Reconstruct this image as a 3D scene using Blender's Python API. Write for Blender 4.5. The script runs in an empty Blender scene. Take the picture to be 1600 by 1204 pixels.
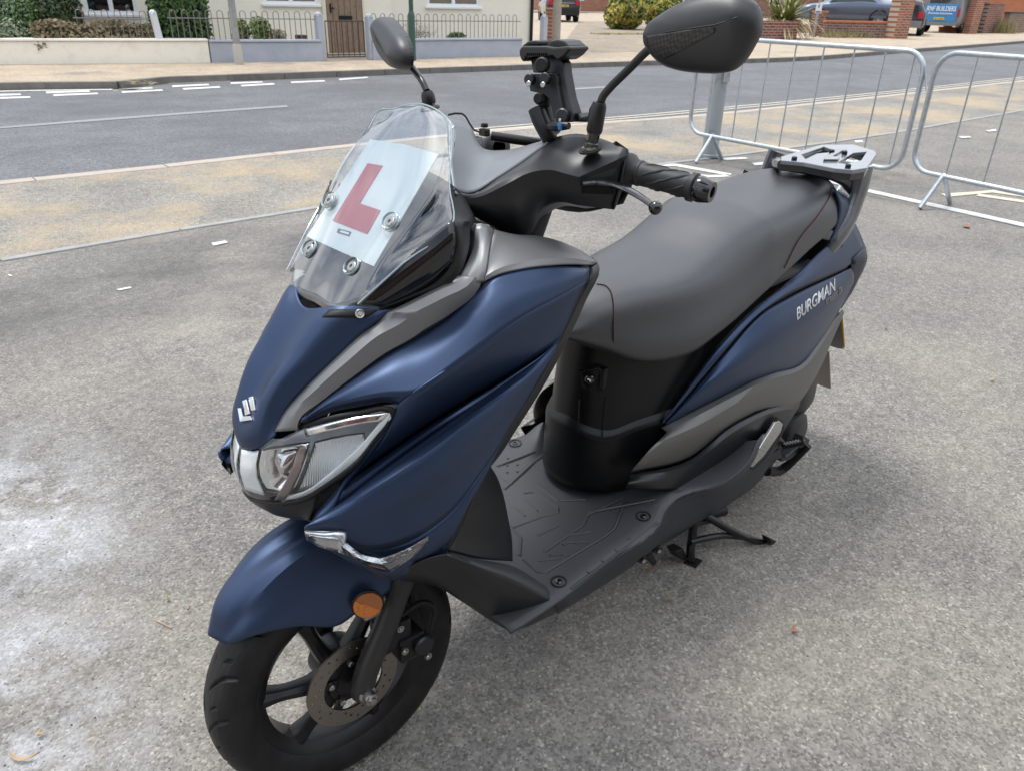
import bpy, bmesh, math, random
import numpy as np
from mathutils import Vector, Matrix
from mathutils.bvhtree import BVHTree
random.seed(7); rng=np.random.RandomState(5)
sc=bpy.context.scene; col=sc.collection

# ------------------------------------------------------------------ camera
F_PX=1198.7
AZ,PITCH,ROLL=-2.378617,0.468838,0.024629
CAM=np.array([0.498134,0.877776,1.257608])
LEAN=0.0204933; STEER=math.radians(-8.0)
_f=np.array([math.cos(AZ)*math.cos(PITCH),math.sin(AZ)*math.cos(PITCH),-math.sin(PITCH)])
_r0=np.array([math.sin(AZ),-math.cos(AZ),0.0]); _u0=np.cross(_r0,_f)
_r=math.cos(ROLL)*_r0+math.sin(ROLL)*_u0; _u=-math.sin(ROLL)*_r0+math.cos(ROLL)*_u0
cd=bpy.data.cameras.new('camera'); cam=bpy.data.objects.new('camera',cd); col.objects.link(cam)
cam.matrix_world=Matrix(((_r[0],_u[0],-_f[0],CAM[0]),(_r[1],_u[1],-_f[1],CAM[1]),(_r[2],_u[2],-_f[2],CAM[2]),(0,0,0,1)))
cd.sensor_width=36; cd.lens=F_PX/1600*36; cd.clip_start=.05; cd.clip_end=2000
cd.dof.use_dof=True; cd.dof.focus_distance=1.25; cd.dof.aperture_fstop=17
sc.camera=cam
# ------------------------------------------------------------------ light
SUN_EL,SUN_AZ=math.radians(70),math.radians(-80)   # azimuth measured from +X towards +Y
w=bpy.data.worlds.new('World'); sc.world=w; w.use_nodes=True
nt=w.node_tree; nt.nodes.clear()
def N(nt,t,**k):
    n=nt.nodes.new(t)
    for a,b in k.items(): setattr(n,a,b)
    return n
sky=N(nt,'ShaderNodeTexSky'); sky.sky_type='NISHITA'; sky.sun_disc=False
sky.sun_elevation=SUN_EL; sky.sun_rotation=math.pi/2-SUN_AZ; sky.dust_density=1.5
tc=N(nt,'ShaderNodeTexCoord'); mp=N(nt,'ShaderNodeMapping'); mp.inputs['Scale'].default_value=(1.0,1.0,2.6)
no=N(nt,'ShaderNodeTexNoise'); no.inputs['Scale'].default_value=2.3; no.inputs['Detail'].default_value=7; no.inputs['Roughness'].default_value=.6; no.inputs['Distortion'].default_value=.4
cr_=N(nt,'ShaderNodeValToRGB'); cr_.color_ramp.elements[0].position=.36; cr_.color_ramp.elements[1].position=.52
n2=N(nt,'ShaderNodeTexNoise'); n2.inputs['Scale'].default_value=5; n2.inputs['Detail'].default_value=5
c2=N(nt,'ShaderNodeValToRGB'); c2.color_ramp.elements[0].color=(7.0,7.5,8.2,1); c2.color_ramp.elements[1].color=(12.6,13.0,13.5,1); c2.color_ramp.elements[0].position=.35; c2.color_ramp.elements[1].position=.65
mx=N(nt,'ShaderNodeMix',data_type='RGBA'); bg=N(nt,'ShaderNodeBackground'); out=N(nt,'ShaderNodeOutputWorld')
l=nt.links.new
l(tc.outputs['Generated'],mp.inputs[0]); l(mp.outputs[0],no.inputs['Vector']); l(mp.outputs[0],n2.inputs['Vector'])
l(no.outputs['Fac'],cr_.inputs[0]); l(n2.outputs['Fac'],c2.inputs[0]); l(cr_.outputs[0],mx.inputs[0])
l(sky.outputs[0],mx.inputs[6]); l(c2.outputs[0],mx.inputs[7])
# an overcast sky is about three times brighter overhead than at the horizon
sx_=N(nt,'ShaderNodeSeparateXYZ'); zr0=N(nt,'ShaderNodeMapRange'); zr0.inputs[1].default_value=0; zr0.inputs[2].default_value=1; zr0.inputs[3].default_value=.50; zr0.inputs[4].default_value=1.32; zr0.clamp=True
sc2=N(nt,'ShaderNodeVectorMath',operation='SCALE'); l(tc.outputs['Generated'],sx_.inputs[0]); l(sx_.outputs['Z'],zr0.inputs[0]); l(mx.outputs[2],sc2.inputs[0]); l(zr0.outputs[0],sc2.inputs['Scale']); l(sc2.outputs[0],bg.inputs[0]); l(bg.outputs[0],out.inputs[0])
bg.inputs[1].default_value=0.10
sd=bpy.data.lights.new('sun','SUN'); sd.energy=1.5; sd.angle=math.radians(18); sd.color=(1,.975,.94)
so=bpy.data.objects.new('sun',sd); col.objects.link(so)
so.rotation_euler=Vector((math.cos(SUN_AZ)*math.cos(SUN_EL),math.sin(SUN_AZ)*math.cos(SUN_EL),math.sin(SUN_EL))).to_track_quat('Z','Y').to_euler()
sc.view_settings.view_transform='Standard'; sc.view_settings.look='None'; sc.view_settings.gamma=1; sc.view_settings.use_curve_mapping=False
sc.view_settings.exposure=0.76

# ------------------------------------------------------------------ frames
_cl,_sl=math.cos(LEAN),math.sin(LEAN)
ML=np.array([[1,0,0],[0,_cl,_sl],[0,-_sl,_cl]])      # scooter frame -> world
RK=math.radians(26.5); AX=np.array([-math.sin(RK),0,math.cos(RK)]); A0=np.array([.08,0,0])
def rotax(v,d): return v*math.cos(d)+np.cross(AX,v)*math.sin(d)+AX*(AX@v)*(1-math.cos(d))
def steer(p,d=STEER): return A0+rotax(np.asarray(p,float)-A0,d)
def wray(u,v): return _f+_r*(u-800)/F_PX-_u*(v-602)/F_PX
def at(u,v,x=None,y=None,z=None,st=0,pl=None):
    """point of the scooter frame seen at a photograph position, on the plane x=, y=, z= or (point,normal)"""
    d=ML.T@wray(u,v); o=ML.T@CAM
    if st: d=rotax(d,-STEER); o=A0+rotax(o-A0,-STEER)
    if pl is not None:
        P,n=np.array(pl[0]),np.array(pl[1]); return o+d*(((P-o)@n)/(d@n))
    k,q=[(k,q) for k,q in enumerate((x,y,z)) if q is not None][0]
    return o+d*(q-o[k])/d[k]
def gp(u,v,z=0.0):
    d=wray(u,v); return CAM+d*(z-CAM[2])/d[2]
def vp(u,v,P,Q):
    n=np.array([Q[1]-P[1],-(Q[0]-P[0]),0]); d=wray(u,v); return CAM+d*(((np.array([P[0],P[1],0])-CAM)@n)/(d@n))
def pts(L,st=0):
    o=[]
    for a in L:
        if abs(a[0])<5 : o.append(np.array(a,float))
        else: o.append(at(a[0],a[1],y=a[2],st=st))
    return o

# ------------------------------------------------------------------ materials
def mat(name,c,rough=.5,metal=0,spec=.5,coat=0,bump=None,var=None,trans=0,emis=None,alpha=None,sheen=0):
    m=bpy.data.materials.new(name); m.use_nodes=True; t=m.node_tree; b=t.nodes['Principled BSDF']; L=t.links.new
    b.inputs['Base Color'].default_value=(*c,1); b.inputs['Roughness'].default_value=rough; b.inputs['Metallic'].default_value=metal
    b.inputs['Specular IOR Level'].default_value=spec; b.inputs['Coat Weight'].default_value=coat; b.inputs['Coat Roughness'].default_value=.08
    b.inputs['Transmission Weight'].default_value=trans
    if emis: b.inputs['Emission Color'].default_value=(*emis,1); b.inputs['Emission Strength'].default_value=1
    tcn=None
    if bump or var: tcn=N(t,'ShaderNodeTexCoord')
    if var:   # (scale, second colour, contrast)
        s,c2,lo,hi=var
        n=N(t,'ShaderNodeTexNoise'); n.inputs['Scale'].default_value=s; n.inputs['Detail'].default_value=6; n.inputs['Roughness'].default_value=.65
        r=N(t,'ShaderNodeValToRGB'); r.color_ramp.elements[0].color=(*c,1); r.color_ramp.elements[1].color=(*c2,1); r.color_ramp.elements[0].position=lo; r.color_ramp.elements[1].position=hi
        L(tcn.outputs['Object'],n.inputs['Vector']); L(n.outputs['Fac'],r.inputs[0]); L(r.outputs[0],b.inputs['Base Color'])
    if bump:
        s,h=bump
        n=N(t,'ShaderNodeTexNoise'); n.inputs['Scale'].default_value=s; n.inputs['Detail'].default_value=4
        bp=N(t,'ShaderNodeBump'); bp.inputs['Strength'].default_value=1; bp.inputs['Distance'].default_value=h
        L(tcn.outputs['Object'],n.inputs['Vector']); L(n.outputs['Fac'],bp.inputs['Height']); L(bp.outputs[0],b.inputs['Normal'])
    return m
def glass(name,tint=(1,1,1),refl=1.0,rough=.0,ior=1.5,base=.06):
    m=bpy.data.materials.new(name); m.use_nodes=True; t=m.node_tree; t.nodes.clear(); L=t.links.new
    tr=N(t,'ShaderNodeBsdfTransparent'); tr.inputs[0].default_value=(*tint,1)
    gl=N(t,'ShaderNodeBsdfGlossy'); gl.inputs['Roughness'].default_value=rough; gl.inputs[0].default_value=(1,1,1,1)
    fr=N(t,'ShaderNodeFresnel'); fr.inputs[0].default_value=ior
    ma=N(t,'ShaderNodeMath',operation='MULTIPLY_ADD'); ma.inputs[1].default_value=refl; ma.inputs[2].default_value=base; ma.use_clamp=True
    mi=N(t,'ShaderNodeMixShader'); o=N(t,'ShaderNodeOutputMaterial')
    ge=N(t,'ShaderNodeNewGeometry'); iv=N(t,'ShaderNodeMath',operation='SUBTRACT'); iv.inputs[0].default_value=1; pr=N(t,'ShaderNodeMath',operation='MULTIPLY')
    L(ge.outputs['Backfacing'],iv.inputs[1]); L(ma.outputs[0],pr.inputs[0]); L(iv.outputs[0],pr.inputs[1])
    L(fr.outputs[0],ma.inputs[0]); L(pr.outputs[0],mi.inputs[0]); L(tr.outputs[0],mi.inputs[1]); L(gl.outputs[0],mi.inputs[2]); L(mi.outputs[0],o.inputs[0])
    return m
M={}
M['blue']=mat('matt_blue_paint',(.028,.048,.102),.40,.62,.6,bump=(1600,.00006),var=(2400,(.036,.060,.120),.40,.62))
M['greymet']=mat('grey_paint',(.185,.187,.19),.42,.6,.5,var=(1200,(.23,.23,.232),.35,.65))
M['greydash']=mat('satin_grey_plastic',(.17,.18,.195),.36,.3,bump=(1500,.00002))
M['warmgrey']=mat('warm_grey_paint',(.125,.124,.118),.46,.55,var=(1200,(.15,.148,.14),.35,.65))
M['plastic']=mat('black_plastic',(.0075,.008,.0098),.40,0,.5,bump=(1400,.00005))
M['plastic2']=mat('floor_plastic',(.036,.0375,.042),.46,0,.5,bump=(1100,.0001))
M['dark']=mat('deep_black_plastic',(.005,.005,.006),.5,0,.35)
M['gloss']=mat('gloss_black',(.008,.008,.009),.09,0,.5,coat=.5)
M['seat']=mat('seat_vinyl',(.019,.021,.025),.42,0,1.0,bump=(520,.00035))
M['seatside']=mat('seat_side_vinyl',(.018,.019,.021),.5,0,.5,bump=(650,.00014))
M['stitch']=mat('red_stitch',(.17,.045,.04),.7)
M['chrome']=mat('chrome',(.62,.63,.65),.08,1)
M['steel']=mat('brushed_steel',(.42,.41,.39),.32,1,bump=(300,.0002))
M['disc']=mat('disc_steel',(.30,.265,.235),.38,1,bump=(260,.0002))
M['reflector']=mat('headlight_reflector',(.9,.92,.94),.10,1,bump=(60,.0004))
M['lamp']=mat('lamp_housing',(.70,.74,.78),.30,.9)
M['divider']=mat('lamp_divider',(.22,.17,.155),.3,.3)
M['rubber']=mat('tyre_rubber',(.0065,.0065,.007),.52,0,.35,bump=(420,.0003),var=(28,(.014,.014,.0145),.4,.7))
M['rim']=mat('rim_black',(.008,.008,.009),.34,.0,.35)
M['amber']=mat('amber_reflector',(.62,.18,.012),.22,0,.5,coat=.5,bump=(420,.0016),var=(260,(.40,.10,.01),.4,.62))
M['amber2']=mat('amber_reflector_dark',(.30,.085,.012),.25,0,.5,coat=.5,bump=(700,.0006))
M['white']=mat('white_sticker',(.62,.66,.68),.45)
M['red']=mat('red_sticker',(.40,.035,.05),.4)
M['badge']=mat('badge_chrome',(.75,.77,.78),.16,1)
M['lens']=glass('clear_lens',(.97,.98,.985),1.1,.01,1.45,.02)
M['screen']=glass('windscreen_clear',(.90,.925,.93),1.8,.02,1.5,.09)
M['yellowplate']=mat('yellow_plate',(.75,.5,.04),.35)
M['plateback']=mat('plate_back',(.17,.175,.165),.5,0,bump=(100,.0003))
M['tan']=mat('pale_mudflap',(.32,.27,.24),.5)
M['bluebit']=mat('blue_knob',(.03,.16,.42),.4)

# ------------------------------------------------------------------ mesh helpers
def link(name,verts,faces,m,parent=None,smooth=True,sharp=32,out=None,solid=0,bevel=0,subd=0,xf=None,stuff=False):
    me=bpy.data.meshes.new(name)
    V=[tuple(xf(v)) if xf else tuple(v) for v in verts]
    me.from_pydata(V,[],faces); me.validate()
    bm=bmesh.new(); bm.from_mesh(me)
    bmesh.ops.remove_doubles(bm,verts=bm.verts,dist=1e-6)
    if out is None: bmesh.ops.recalc_face_normals(bm,faces=bm.faces)
    else:
        s=sum((f.normal.dot(Vector(out))*f.calc_area() for f in bm.faces))
        if s<0: bmesh.ops.reverse_faces(bm,faces=bm.faces)
    for f in bm.faces: f.smooth=smooth
    if smooth:
        a=math.radians(sharp)
        for e in bm.edges:
            if len(e.link_faces)==2 and e.calc_face_angle(0)>a: e.smooth=False
    bm.to_mesh(me); bm.free()
    o=bpy.data.objects.new(name,me); col.objects.link(o)
    if isinstance(m,(list,tuple)):
        for q in m: me.materials.append(q)
    elif m: me.materials.append(m)
    if parent: o.parent=parent
    if solid:
        md=o.modifiers.new('thickness','SOLIDIFY'); md.thickness=solid; md.offset=-1
    if bevel:
        md=o.modifiers.new('bevel','BEVEL'); md.width=bevel; md.segments=2; md.limit_method='ANGLE'; md.angle_limit=math.radians(35)
    if stuff: o['kind']='stuff'
    return o
def spline(P,n,sharp=()):
    P=[np.array(p,float) for p in P]; out=[]
    cuts=[0]+sorted(s for s in sharp if 0<s<len(P)-1)+[len(P)-1]
    for a,b in zip(cuts[:-1],cuts[1:]):
        Q=P[a:b+1]; k=len(Q)
        if k==2:
            seg=[Q[0]+(Q[1]-Q[0])*t/n for t in range(n)]
        else:
            d=[max(np.linalg.norm(Q[i+1]-Q[i]),1e-6) for i in range(k-1)]; T=[]
            for i in range(k):
                if i==0: T.append((Q[1]-Q[0])/d[0])
                elif i==k-1: T.append((Q[-1]-Q[-2])/d[-1])
                else: T.append(((Q[i]-Q[i-1])/d[i-1]*d[i]+(Q[i+1]-Q[i])/d[i]*d[i-1])/(d[i]+d[i-1]))
            seg=[]
            for i in range(k-1):
                for s in range(n):
                    t=s/n; h=d[i]
                    seg.append((2*t**3-3*t**2+1)*Q[i]+(t**3-2*t**2+t)*h*T[i]+(-2*t**3+3*t**2)*Q[i+1]+(t**3-t**2)*h*T[i+1])
        out+=seg
    out.append(P[-1]); return out
def dense(rows,nu=4,nv=4,sr=(),scn=()):
    R=[spline(r,nv,scn) for r in rows]
    C=[spline([R[i][j] for i in range(len(R))],nu,sr) for j in range(len(R[0]))]
    nr,ncn=len(C[0]),len(C)
    return [[C[j][i] for j in range(ncn)] for i in range(nr)]
def gridmesh(G):
    V=[p for r in G for p in r]; n=len(G[0]); Fc=[]
    for i in range(len(G)-1):
        for j in range(n-1):
            Fc.append((i*n+j,i*n+j+1,(i+1)*n+j+1,(i+1)*n+j))
    return V,Fc
def patch(name,rows,m,parent,nu=4,nv=4,sr=(),scn=(),out=(0,1,.3),solid=.003,st=0,mirror=False,both=False,xf=None,sharp=32,sym=False):
    rows=[pts(r,st) for r in rows]
    if sym: rows=[[p*np.array([1,-1,1]) for p in reversed(r[1:])]+list(r) for r in rows]
    if sym: scn=tuple(s for q in scn for s in (len(rows[0])//2+q,len(rows[0])//2-q))
    G=dense(rows,nu,nv,sr,scn)
    if st and xf is None: xf=steer
    V,Fc=gridmesh(G); res=[]
    if not mirror or both: res.append(link(name,V,Fc,m,parent,out=out,solid=solid,xf=xf,sharp=sharp))
    if mirror or both:
        V2=[(p[0],-p[1],p[2]) for p in V]; res.append(link(name,V2,Fc,m,parent,out=(out[0],-out[1],out[2]),solid=solid,xf=xf,sharp=sharp))
    return res[0] if len(res)==1 else res
def tube_geo(P,r,seg=10,n=4,flat=(1,1),up=(0,0,1),cap=True,smoothpath=True):
    """sweep; r is one radius or one per point"""
    P=[np.array(p,float) for p in P]
    if not hasattr(r,'__len__'): r=[r]*len(P)
    if smoothpath and len(P)>2:
        R=spline([[a] for a in r],n); P=spline(P,n); r=[x[0] for x in R]
    V=[];Fc=[];k=len(P); prev=None
    for i,p in enumerate(P):
        t=P[min(i+1,k-1)]-P[max(i-1,0)]; t=t/max(np.linalg.norm(t),1e-9)
        if prev is None:
            a=np.cross(t,np.array(up,float)); 
            if np.linalg.norm(a)<1e-3: a=np.cross(t,np.array([1,.1,0]))
        else: a=prev-t*(prev@t)
        a=a/np.linalg.norm(a); prev=a; b=np.cross(a,t)
        for s in range(seg):
            q=2*math.pi*s/seg; V.append(p+r[i]*(a*math.cos(q)*flat[0]+b*math.sin(q)*flat[1]))
    for i in range(k-1):
        for s in range(seg):
            Fc.append((i*seg+s,i*seg+(s+1)%seg,(i+1)*seg+(s+1)%seg,(i+1)*seg+s))
    if cap: Fc.append(tuple(range(seg))); Fc.append(tuple((k-1)*seg+s for s in range(seg)))
    return V,Fc
def tube(name,P,r,m,parent=None,seg=10,n=4,flat=(1,1),up=(0,0,1),xf=None,smoothpath=True,**k):
    V,Fc=tube_geo(P,r,seg,n,flat,up,True,smoothpath); return link(name,V,Fc,m,parent,xf=xf,**k)
def join(parts):
    V=[];Fc=[]
    for v,f in parts:
        o=len(V); V+=list(v); Fc+=[tuple(i+o for i in q) for q in f]
    return V,Fc
def boxgeo(c,s,R=None):
    c=np.array(c,float); V=[]
    for a in (-1,1):
        for b in (-1,1):
            for d in (-1,1):
                q=np.array([a*s[0]/2,b*s[1]/2,d*s[2]/2]); V.append(c+(R@q if R is not None else q))
    return V,[(0,1,3,2),(4,6,7,5),(0,4,5,1),(2,3,7,6),(0,2,6,4),(1,5,7,3)]
def prismgeo(P,vec):
    """polygon P (list of 3-vectors) extruded by vec"""
    P=[np.array(p,float) for p in P]; v=np.array(vec,float); n=len(P)
    V=P+[p+v for p in P]; Fc=[tuple(range(n)),tuple(range(2*n-1,n-1,-1))]
    for i in range(n): Fc.append((i,(i+1)%n,n+(i+1)%n,n+i))
    return V,Fc
def lathegeo(prof,c,axis,seg=24,closed=False):
    """prof: list of (radius, height along axis)"""
    a=np.array(axis,float); a/=np.linalg.norm(a); h=np.array([0,0,1.0]) if abs(a[2])<.9 else np.array([1.0,0,0])
    u=np.cross(a,h); u/=np.linalg.norm(u); v=np.cross(a,u); c=np.array(c,float); V=[];Fc=[]
    for r,z in prof:
        for s in range(seg):
            q=2*math.pi*s/seg; V.append(c+a*z+r*(u*math.cos(q)+v*math.sin(q)))
    k=len(prof)
    for i in range(k if closed else k-1):
        for s in range(seg):
            j=(i+1)%k; Fc.append((i*seg+s,i*seg+(s+1)%seg,j*seg+(s+1)%seg,j*seg+s))
    return V,Fc
def bolt(name,c,axis,r,h,m,parent,xf=None):
    V,Fc=lathegeo([(0.0001,h),(r*.45,h),(r*.5,h*.7),(r*.85,h*.95),(r,h*.7),(r,0),(0.0001,0)],c,axis,14)
    return link(name,V,Fc,m,parent,xf=xf)
def polyfill(name,outer,holes,thick,m,parent,basis,xf=None,bevel=0):
    """flat plate with holes; outer/holes are 2D points, basis=(origin,ex,ey,ez)"""
    cu=bpy.data.curves.new(name,'CURVE'); cu.dimensions='2D'; cu.fill_mode='BOTH'; cu.extrude=thick/2; cu.bevel_depth=bevel; cu.bevel_resolution=1
    for ring in [outer]+list(holes):
        s=cu.splines.new('POLY'); s.points.add(len(ring)-1)
        for i,p in enumerate(ring): s.points[i].co=(p[0],p[1],0,1)
        s.use_cyclic_u=True
    t=bpy.data.objects.new('tmp',cu); col.objects.link(t); dg=bpy.context.evaluated_depsgraph_get(); dg.update()
    me=t.evaluated_get(dg).to_mesh(); O,ex,ey,ez=[np.array(b,float) for b in basis]
    V=[O+ex*v.co.x+ey*v.co.y+ez*v.co.z for v in me.vertices]; Fc=[tuple(p.vertices) for p in me.polygons]
    t.evaluated_get(dg).to_mesh_clear(); bpy.data.objects.remove(t); bpy.data.curves.remove(cu)
    return link(name,V,Fc,m,parent,smooth=False,xf=xf)
def textgeo(s,size,depth,shear=0,space=1.0):
    cu=bpy.data.curves.new('t','FONT'); cu.body=s; cu.size=size; cu.extrude=depth; cu.shear=shear; cu.space_character=space; cu.offset=size*.012
    t=bpy.data.objects.new('tmp',cu); col.objects.link(t); dg=bpy.context.evaluated_depsgraph_get(); dg.update()
    me=t.evaluated_get(dg).to_mesh(); V=[np.array(v.co) for v in me.vertices]; Fc=[tuple(p.vertices) for p in me.polygons]
    t.evaluated_get(dg).to_mesh_clear(); bpy.data.objects.remove(t); bpy.data.curves.remove(cu)
    return V,Fc
def empty(name,loc,label,cat,group=None):
    o=bpy.data.objects.new(name,None); col.objects.link(o); o.location=loc; o['label']=label; o['category']=cat
    if group: o['group']=group
    o.empty_display_size=.1
    return o
def tag(o,label,cat,group=None):
    o['label']=label; o['category']=cat
    if group: o['group']=group
    return o
def bvh(o):
    me=o.data; return BVHTree.FromPolygons([v.co.copy() for v in me.vertices],[tuple(p.vertices) for p in me.polygons])
# ================================================================== SCOOTER
S=empty('motor_scooter',(0,0,0),'matt dark blue scooter with a red L plate on its clear windscreen','scooter')
S.rotation_euler=(-LEAN,0,0)
PL=M['plastic']
# --- nose panel
nose=[ [(376,697,0),(404,700,.032),(428,680,.052)],
       [(373,684,0),(403,684,.034),(431,671,.050)],
       [(388,640,0),(416,636,.036),(449,637,.049)],
       [(408,600,0),(437,594,.040),(473,610,.056)],
       [(430,560,0),(468,552,.045),(524,560,.071)],
       [(449,525,0),(495,516,.050),(563,524,.082)],
       [(466,496,0),(522,488,.056),(599,496,.094)],
       [(476,480,0),(540,476,.058),(614,486,.098)]]
nose_o=patch('nose_panel',nose,M['blue'],S,5,6,out=(1,0,.6),sym=True)
# --- badge on the nose
BB=bvh(nose_o)
def onto(tree,u,v,lift=.002):
    o=Vector(ML.T@CAM); d=Vector(ML.T@wray(u,v)).normalized(); h,n,i,t=tree.ray_cast(o,d)
    if h is None: return None
    if n.dot(d)>0: n=-n
    return np.array(h+n*lift),np.array(n)
def badge(name,polys,tree,m,parent,h=.0025,lift=.0003,s=1):
    g=[]
    for P in polys:
        q=[onto(tree,*p,lift=lift) for p in P]
        if any(x is None for x in q): continue
        n=sum(x[1] for x in q); n/=np.linalg.norm(n)
        g.append(prismgeo([x[0] for x in q],n*h))
    V,Fc=join(g); return link(name,V,Fc,m,parent,smooth=False,bevel=.0006)
z=lambda X,Y:(330+X/3.086,430+Y/3.086)
badge('s_badge',[[z(134,640),z(150,640),z(160,680),z(196,677),z(203,697),z(146,706)],
                 [z(156,607),z(175,598),z(184,618),z(193,668),z(170,676),z(165,640)],
                 [z(187,590),z(207,583),z(219,650),z(200,655),z(190,612)]],BB,M['badge'],nose_o)
# --- grey garnish strips either side of the nose
strip=[ [(429,674,.050),(458,672,.067),(464,671,.070),(466,676,.062)],
        [(437,654,.047),(458,648,.063),(466,658,.070),(468,664,.06)],
        [(473,610,.056),(495,607,.073),(505,624,.080),(508,630,.07)],
        [(524,560,.071),(548,560,.090),(557,584,.097),(560,592,.085)],
        [(563,524,.082),(590,525,.103),(601,552,.109),(604,560,.095)],
        [(599,496,.094),(630,503,.115),(647,526,.121),(652,534,.105)],
        [(606,488,.098),(648,488,.121),(664,514,.126),(668,522,.11)],
        [(650,466,.110),(692,466,.132),(704,490,.134),(706,497,.12)],
        [(712,434,.124),(738,439,.142),(749,449,.144),(750,454,.13)],
        [(716,431,.122),(742,432,.141),(752,440,.143),(754,446,.13)]]
strips=patch('garnish_strip',strip,M['greymet'],S,4,3,scn=(1,2),sr=(6,),out=(.3,1,1),both=True)
# --- black cowl between garnish strips, under the windscreen
cowl=[ [(520,486,0),(556,491,.045),(608,492,.090)],
       [(545,470,0),(590,474,.060),(652,471,.103)],
       [(-.105,0,.90),(-.13,.07,.90),(714,438,.118)],
       [(-.150,0,1.005),(-.185,.06,.985),(735,352,.100)],
       [(-.20,0,1.040),(-.225,.055,1.015),(745,345,.090)]]
patch('screen_cowl',cowl,M['dark'],S,5,4,out=(1,0,.6),sym=True)
ng=[[onto(BB,u0+(u1-u0)*t,v0+(v1-v0)*t,lift=.0007) for t in np.linspace(0,1,14)] for (u0,v0,u1,v1) in ((514,484,590,484),(511,488,588,487),(507,492,580,492),(503,496,570,497))]
ng=[[x[0] for x in r if x is not None] for r in ng]; k_=min(len(r) for r in ng)
if k_>3: V,Fc=gridmesh([r[:k_] for r in ng]); link('nose_recess',V,Fc,M['dark'],nose_o,out=(1,0,.5),solid=.0004)
q=onto(BB,562,491,lift=.001); bolt('nose_screw',q[0],q[1],.0062,.004,M['steel'],nose_o)
# gloss black pods under the screen wings
zd=lambda X,Y,y:(430+X/3.346,140+Y/3.346,y)
pod=[ [zd(430,1118,.080),zd(600,960,.096),zd(780,800,.118),zd(925,680,.135)],
      [zd(500,1128,.090),zd(650,1020,.108),zd(800,900,.128),zd(940,770,.144)],
      [zd(560,1140,.092),zd(700,1065,.108),zd(820,985,.124),zd(925,890,.138)],
      [zd(600,1130,.082),zd(720,1080,.098),zd(830,1015,.114),zd(945,900,.128)]]
patch('gloss_pod',pod,M['gloss'],S,5,5,sr=(2,),out=(.5,1,.2),both=True)
patch('pod_surround',[ [zd(540,1150,.09),zd(700,1085,.104),zd(850,1005,.122),zd(930,905,.135),zd(955,800,.138),zd(945,690,.13)],
      [zd(590,1150,.085),zd(720,1110,.100),zd(870,1050,.120),zd(965,960,.133),zd(1010,840,.128),zd(1020,690,.112)]],M['plastic'],S,2,4,out=(.5,1,.2),both=True)
# --- windscreen
wsA=at(486,471,y=0); wsB=at(662,163,y=0); wt=wsB-wsA; wn=np.array([wt[2],0,-wt[0]]); wn/=np.linalg.norm(wn)
def wp(u,v): return tuple(at(u,v,pl=(wsA,wn)))
def wy(y,t,dx=0): q=wsA+wt*t; return (q[0]+dx,y,q[2])
def fit(u,v,dy=0):
    q=at(u,v,pl=(wsA,wn)); return q
rowsw=[]
def halfrow(t,yf,wing):   # centre, mid, fold, wing edge
    a=wy(0,t); b=wy(yf*.55,t,-.001); f=wy(yf,t,-.005); return [a,b,f,wing]
fold=[(558,472),(597,410),(639,355),(684,290),(699,232),(700,197)]
fp=[at(*q,pl=(wsA-wn*.004,wn)) for q in fold]
ft=[float((p-wsA)@wt/(wt@wt)) for p in fp]
for i,(p,t) in enumerate(zip(fp,ft)):
    wing=[(561,475,.083),(632,411,.108),(711,343,.132),(704,292,.111),(708,232,.091),(707,197,.077)][i]
    wing=at(wing[0],wing[1],y=wing[2])
    rowsw.append([tuple(wy(0,t)),tuple(wy(p[1]*.55,t,-.0005)),tuple(p),tuple(wing)])
top=[wy(0,1.0),tuple(at(666,164,pl=(wsA-wn*.001,wn))),tuple(at(690,176,pl=(wsA-wn*.003,wn))),tuple(at(702,187,pl=(wsA-wn*.005,wn)))]
rowsw.append(top)
bot=[tuple(wy(0,-.005)),tuple(wy(.045,-.008)),tuple(fp[0]),tuple(at(561,475,y=.084))]
rowsw[0]=bot
ws=patch('windscreen',rowsw,M['screen'],S,6,8,scn=(2,),sr=(2,),out=(1,0,.5),solid=.003,sym=True,sharp=60)
# bright edge bead of the screen
edge=[np.array(r[-1]) for r in rowsw]; 
topb=[np.array(p) for p in reversed(top[:-1])]
ed=edge+topb
ed2=ed+[p*np.array([1,-1,1]) for p in reversed(ed[:-1])]
M['edge']=mat('screen_edge',(.33,.41,.45),.12,.2,.8,coat=.6)
tube('screen_edge',[p+np.array([.002,0,0]) for p in ed2],.0011,M['edge'],ws,seg=6,n=4)
# L plate and its letter
def flat(name,P,lift,th,m,parent):
    lift=lift-.0105
    q=[at(*p,pl=(wsA+wn*lift,wn)) for p in P]; V,Fc=prismgeo(q,wn*th); return link(name,V,Fc,m,parent,smooth=False)
z3=lambda X,Y:(430+X/3.346,140+Y/3.346)
lp=flat('learner_plate',[z3(500,264),z3(680,290),z3(856,341),z3(690,630),z3(518,926),z3(345,850),z3(168,770),z3(330,520)],.0035,.0012,M['white'],ws)
lp['label']='white square learner plate with a red letter L'
flat('plate_letter',[z3(485,387),z3(562,400),z3(443,597),z3(551,633),z3(483,756),z3(302,686)],.0050,.0008,M['red'],ws)
M['ink']=mat('dark_ink',(.05,.05,.055),.5)
flat('maker_mark',[z3(330,727),z3(398,745),z3(388,768),z3(322,748)],.0050,.0004,M['ink'],ws)
flat('maker_mark',[z3(345,737),z3(388,749),z3(383,760),z3(338,746)],.0056,.0003,M['white'],ws)
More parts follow.
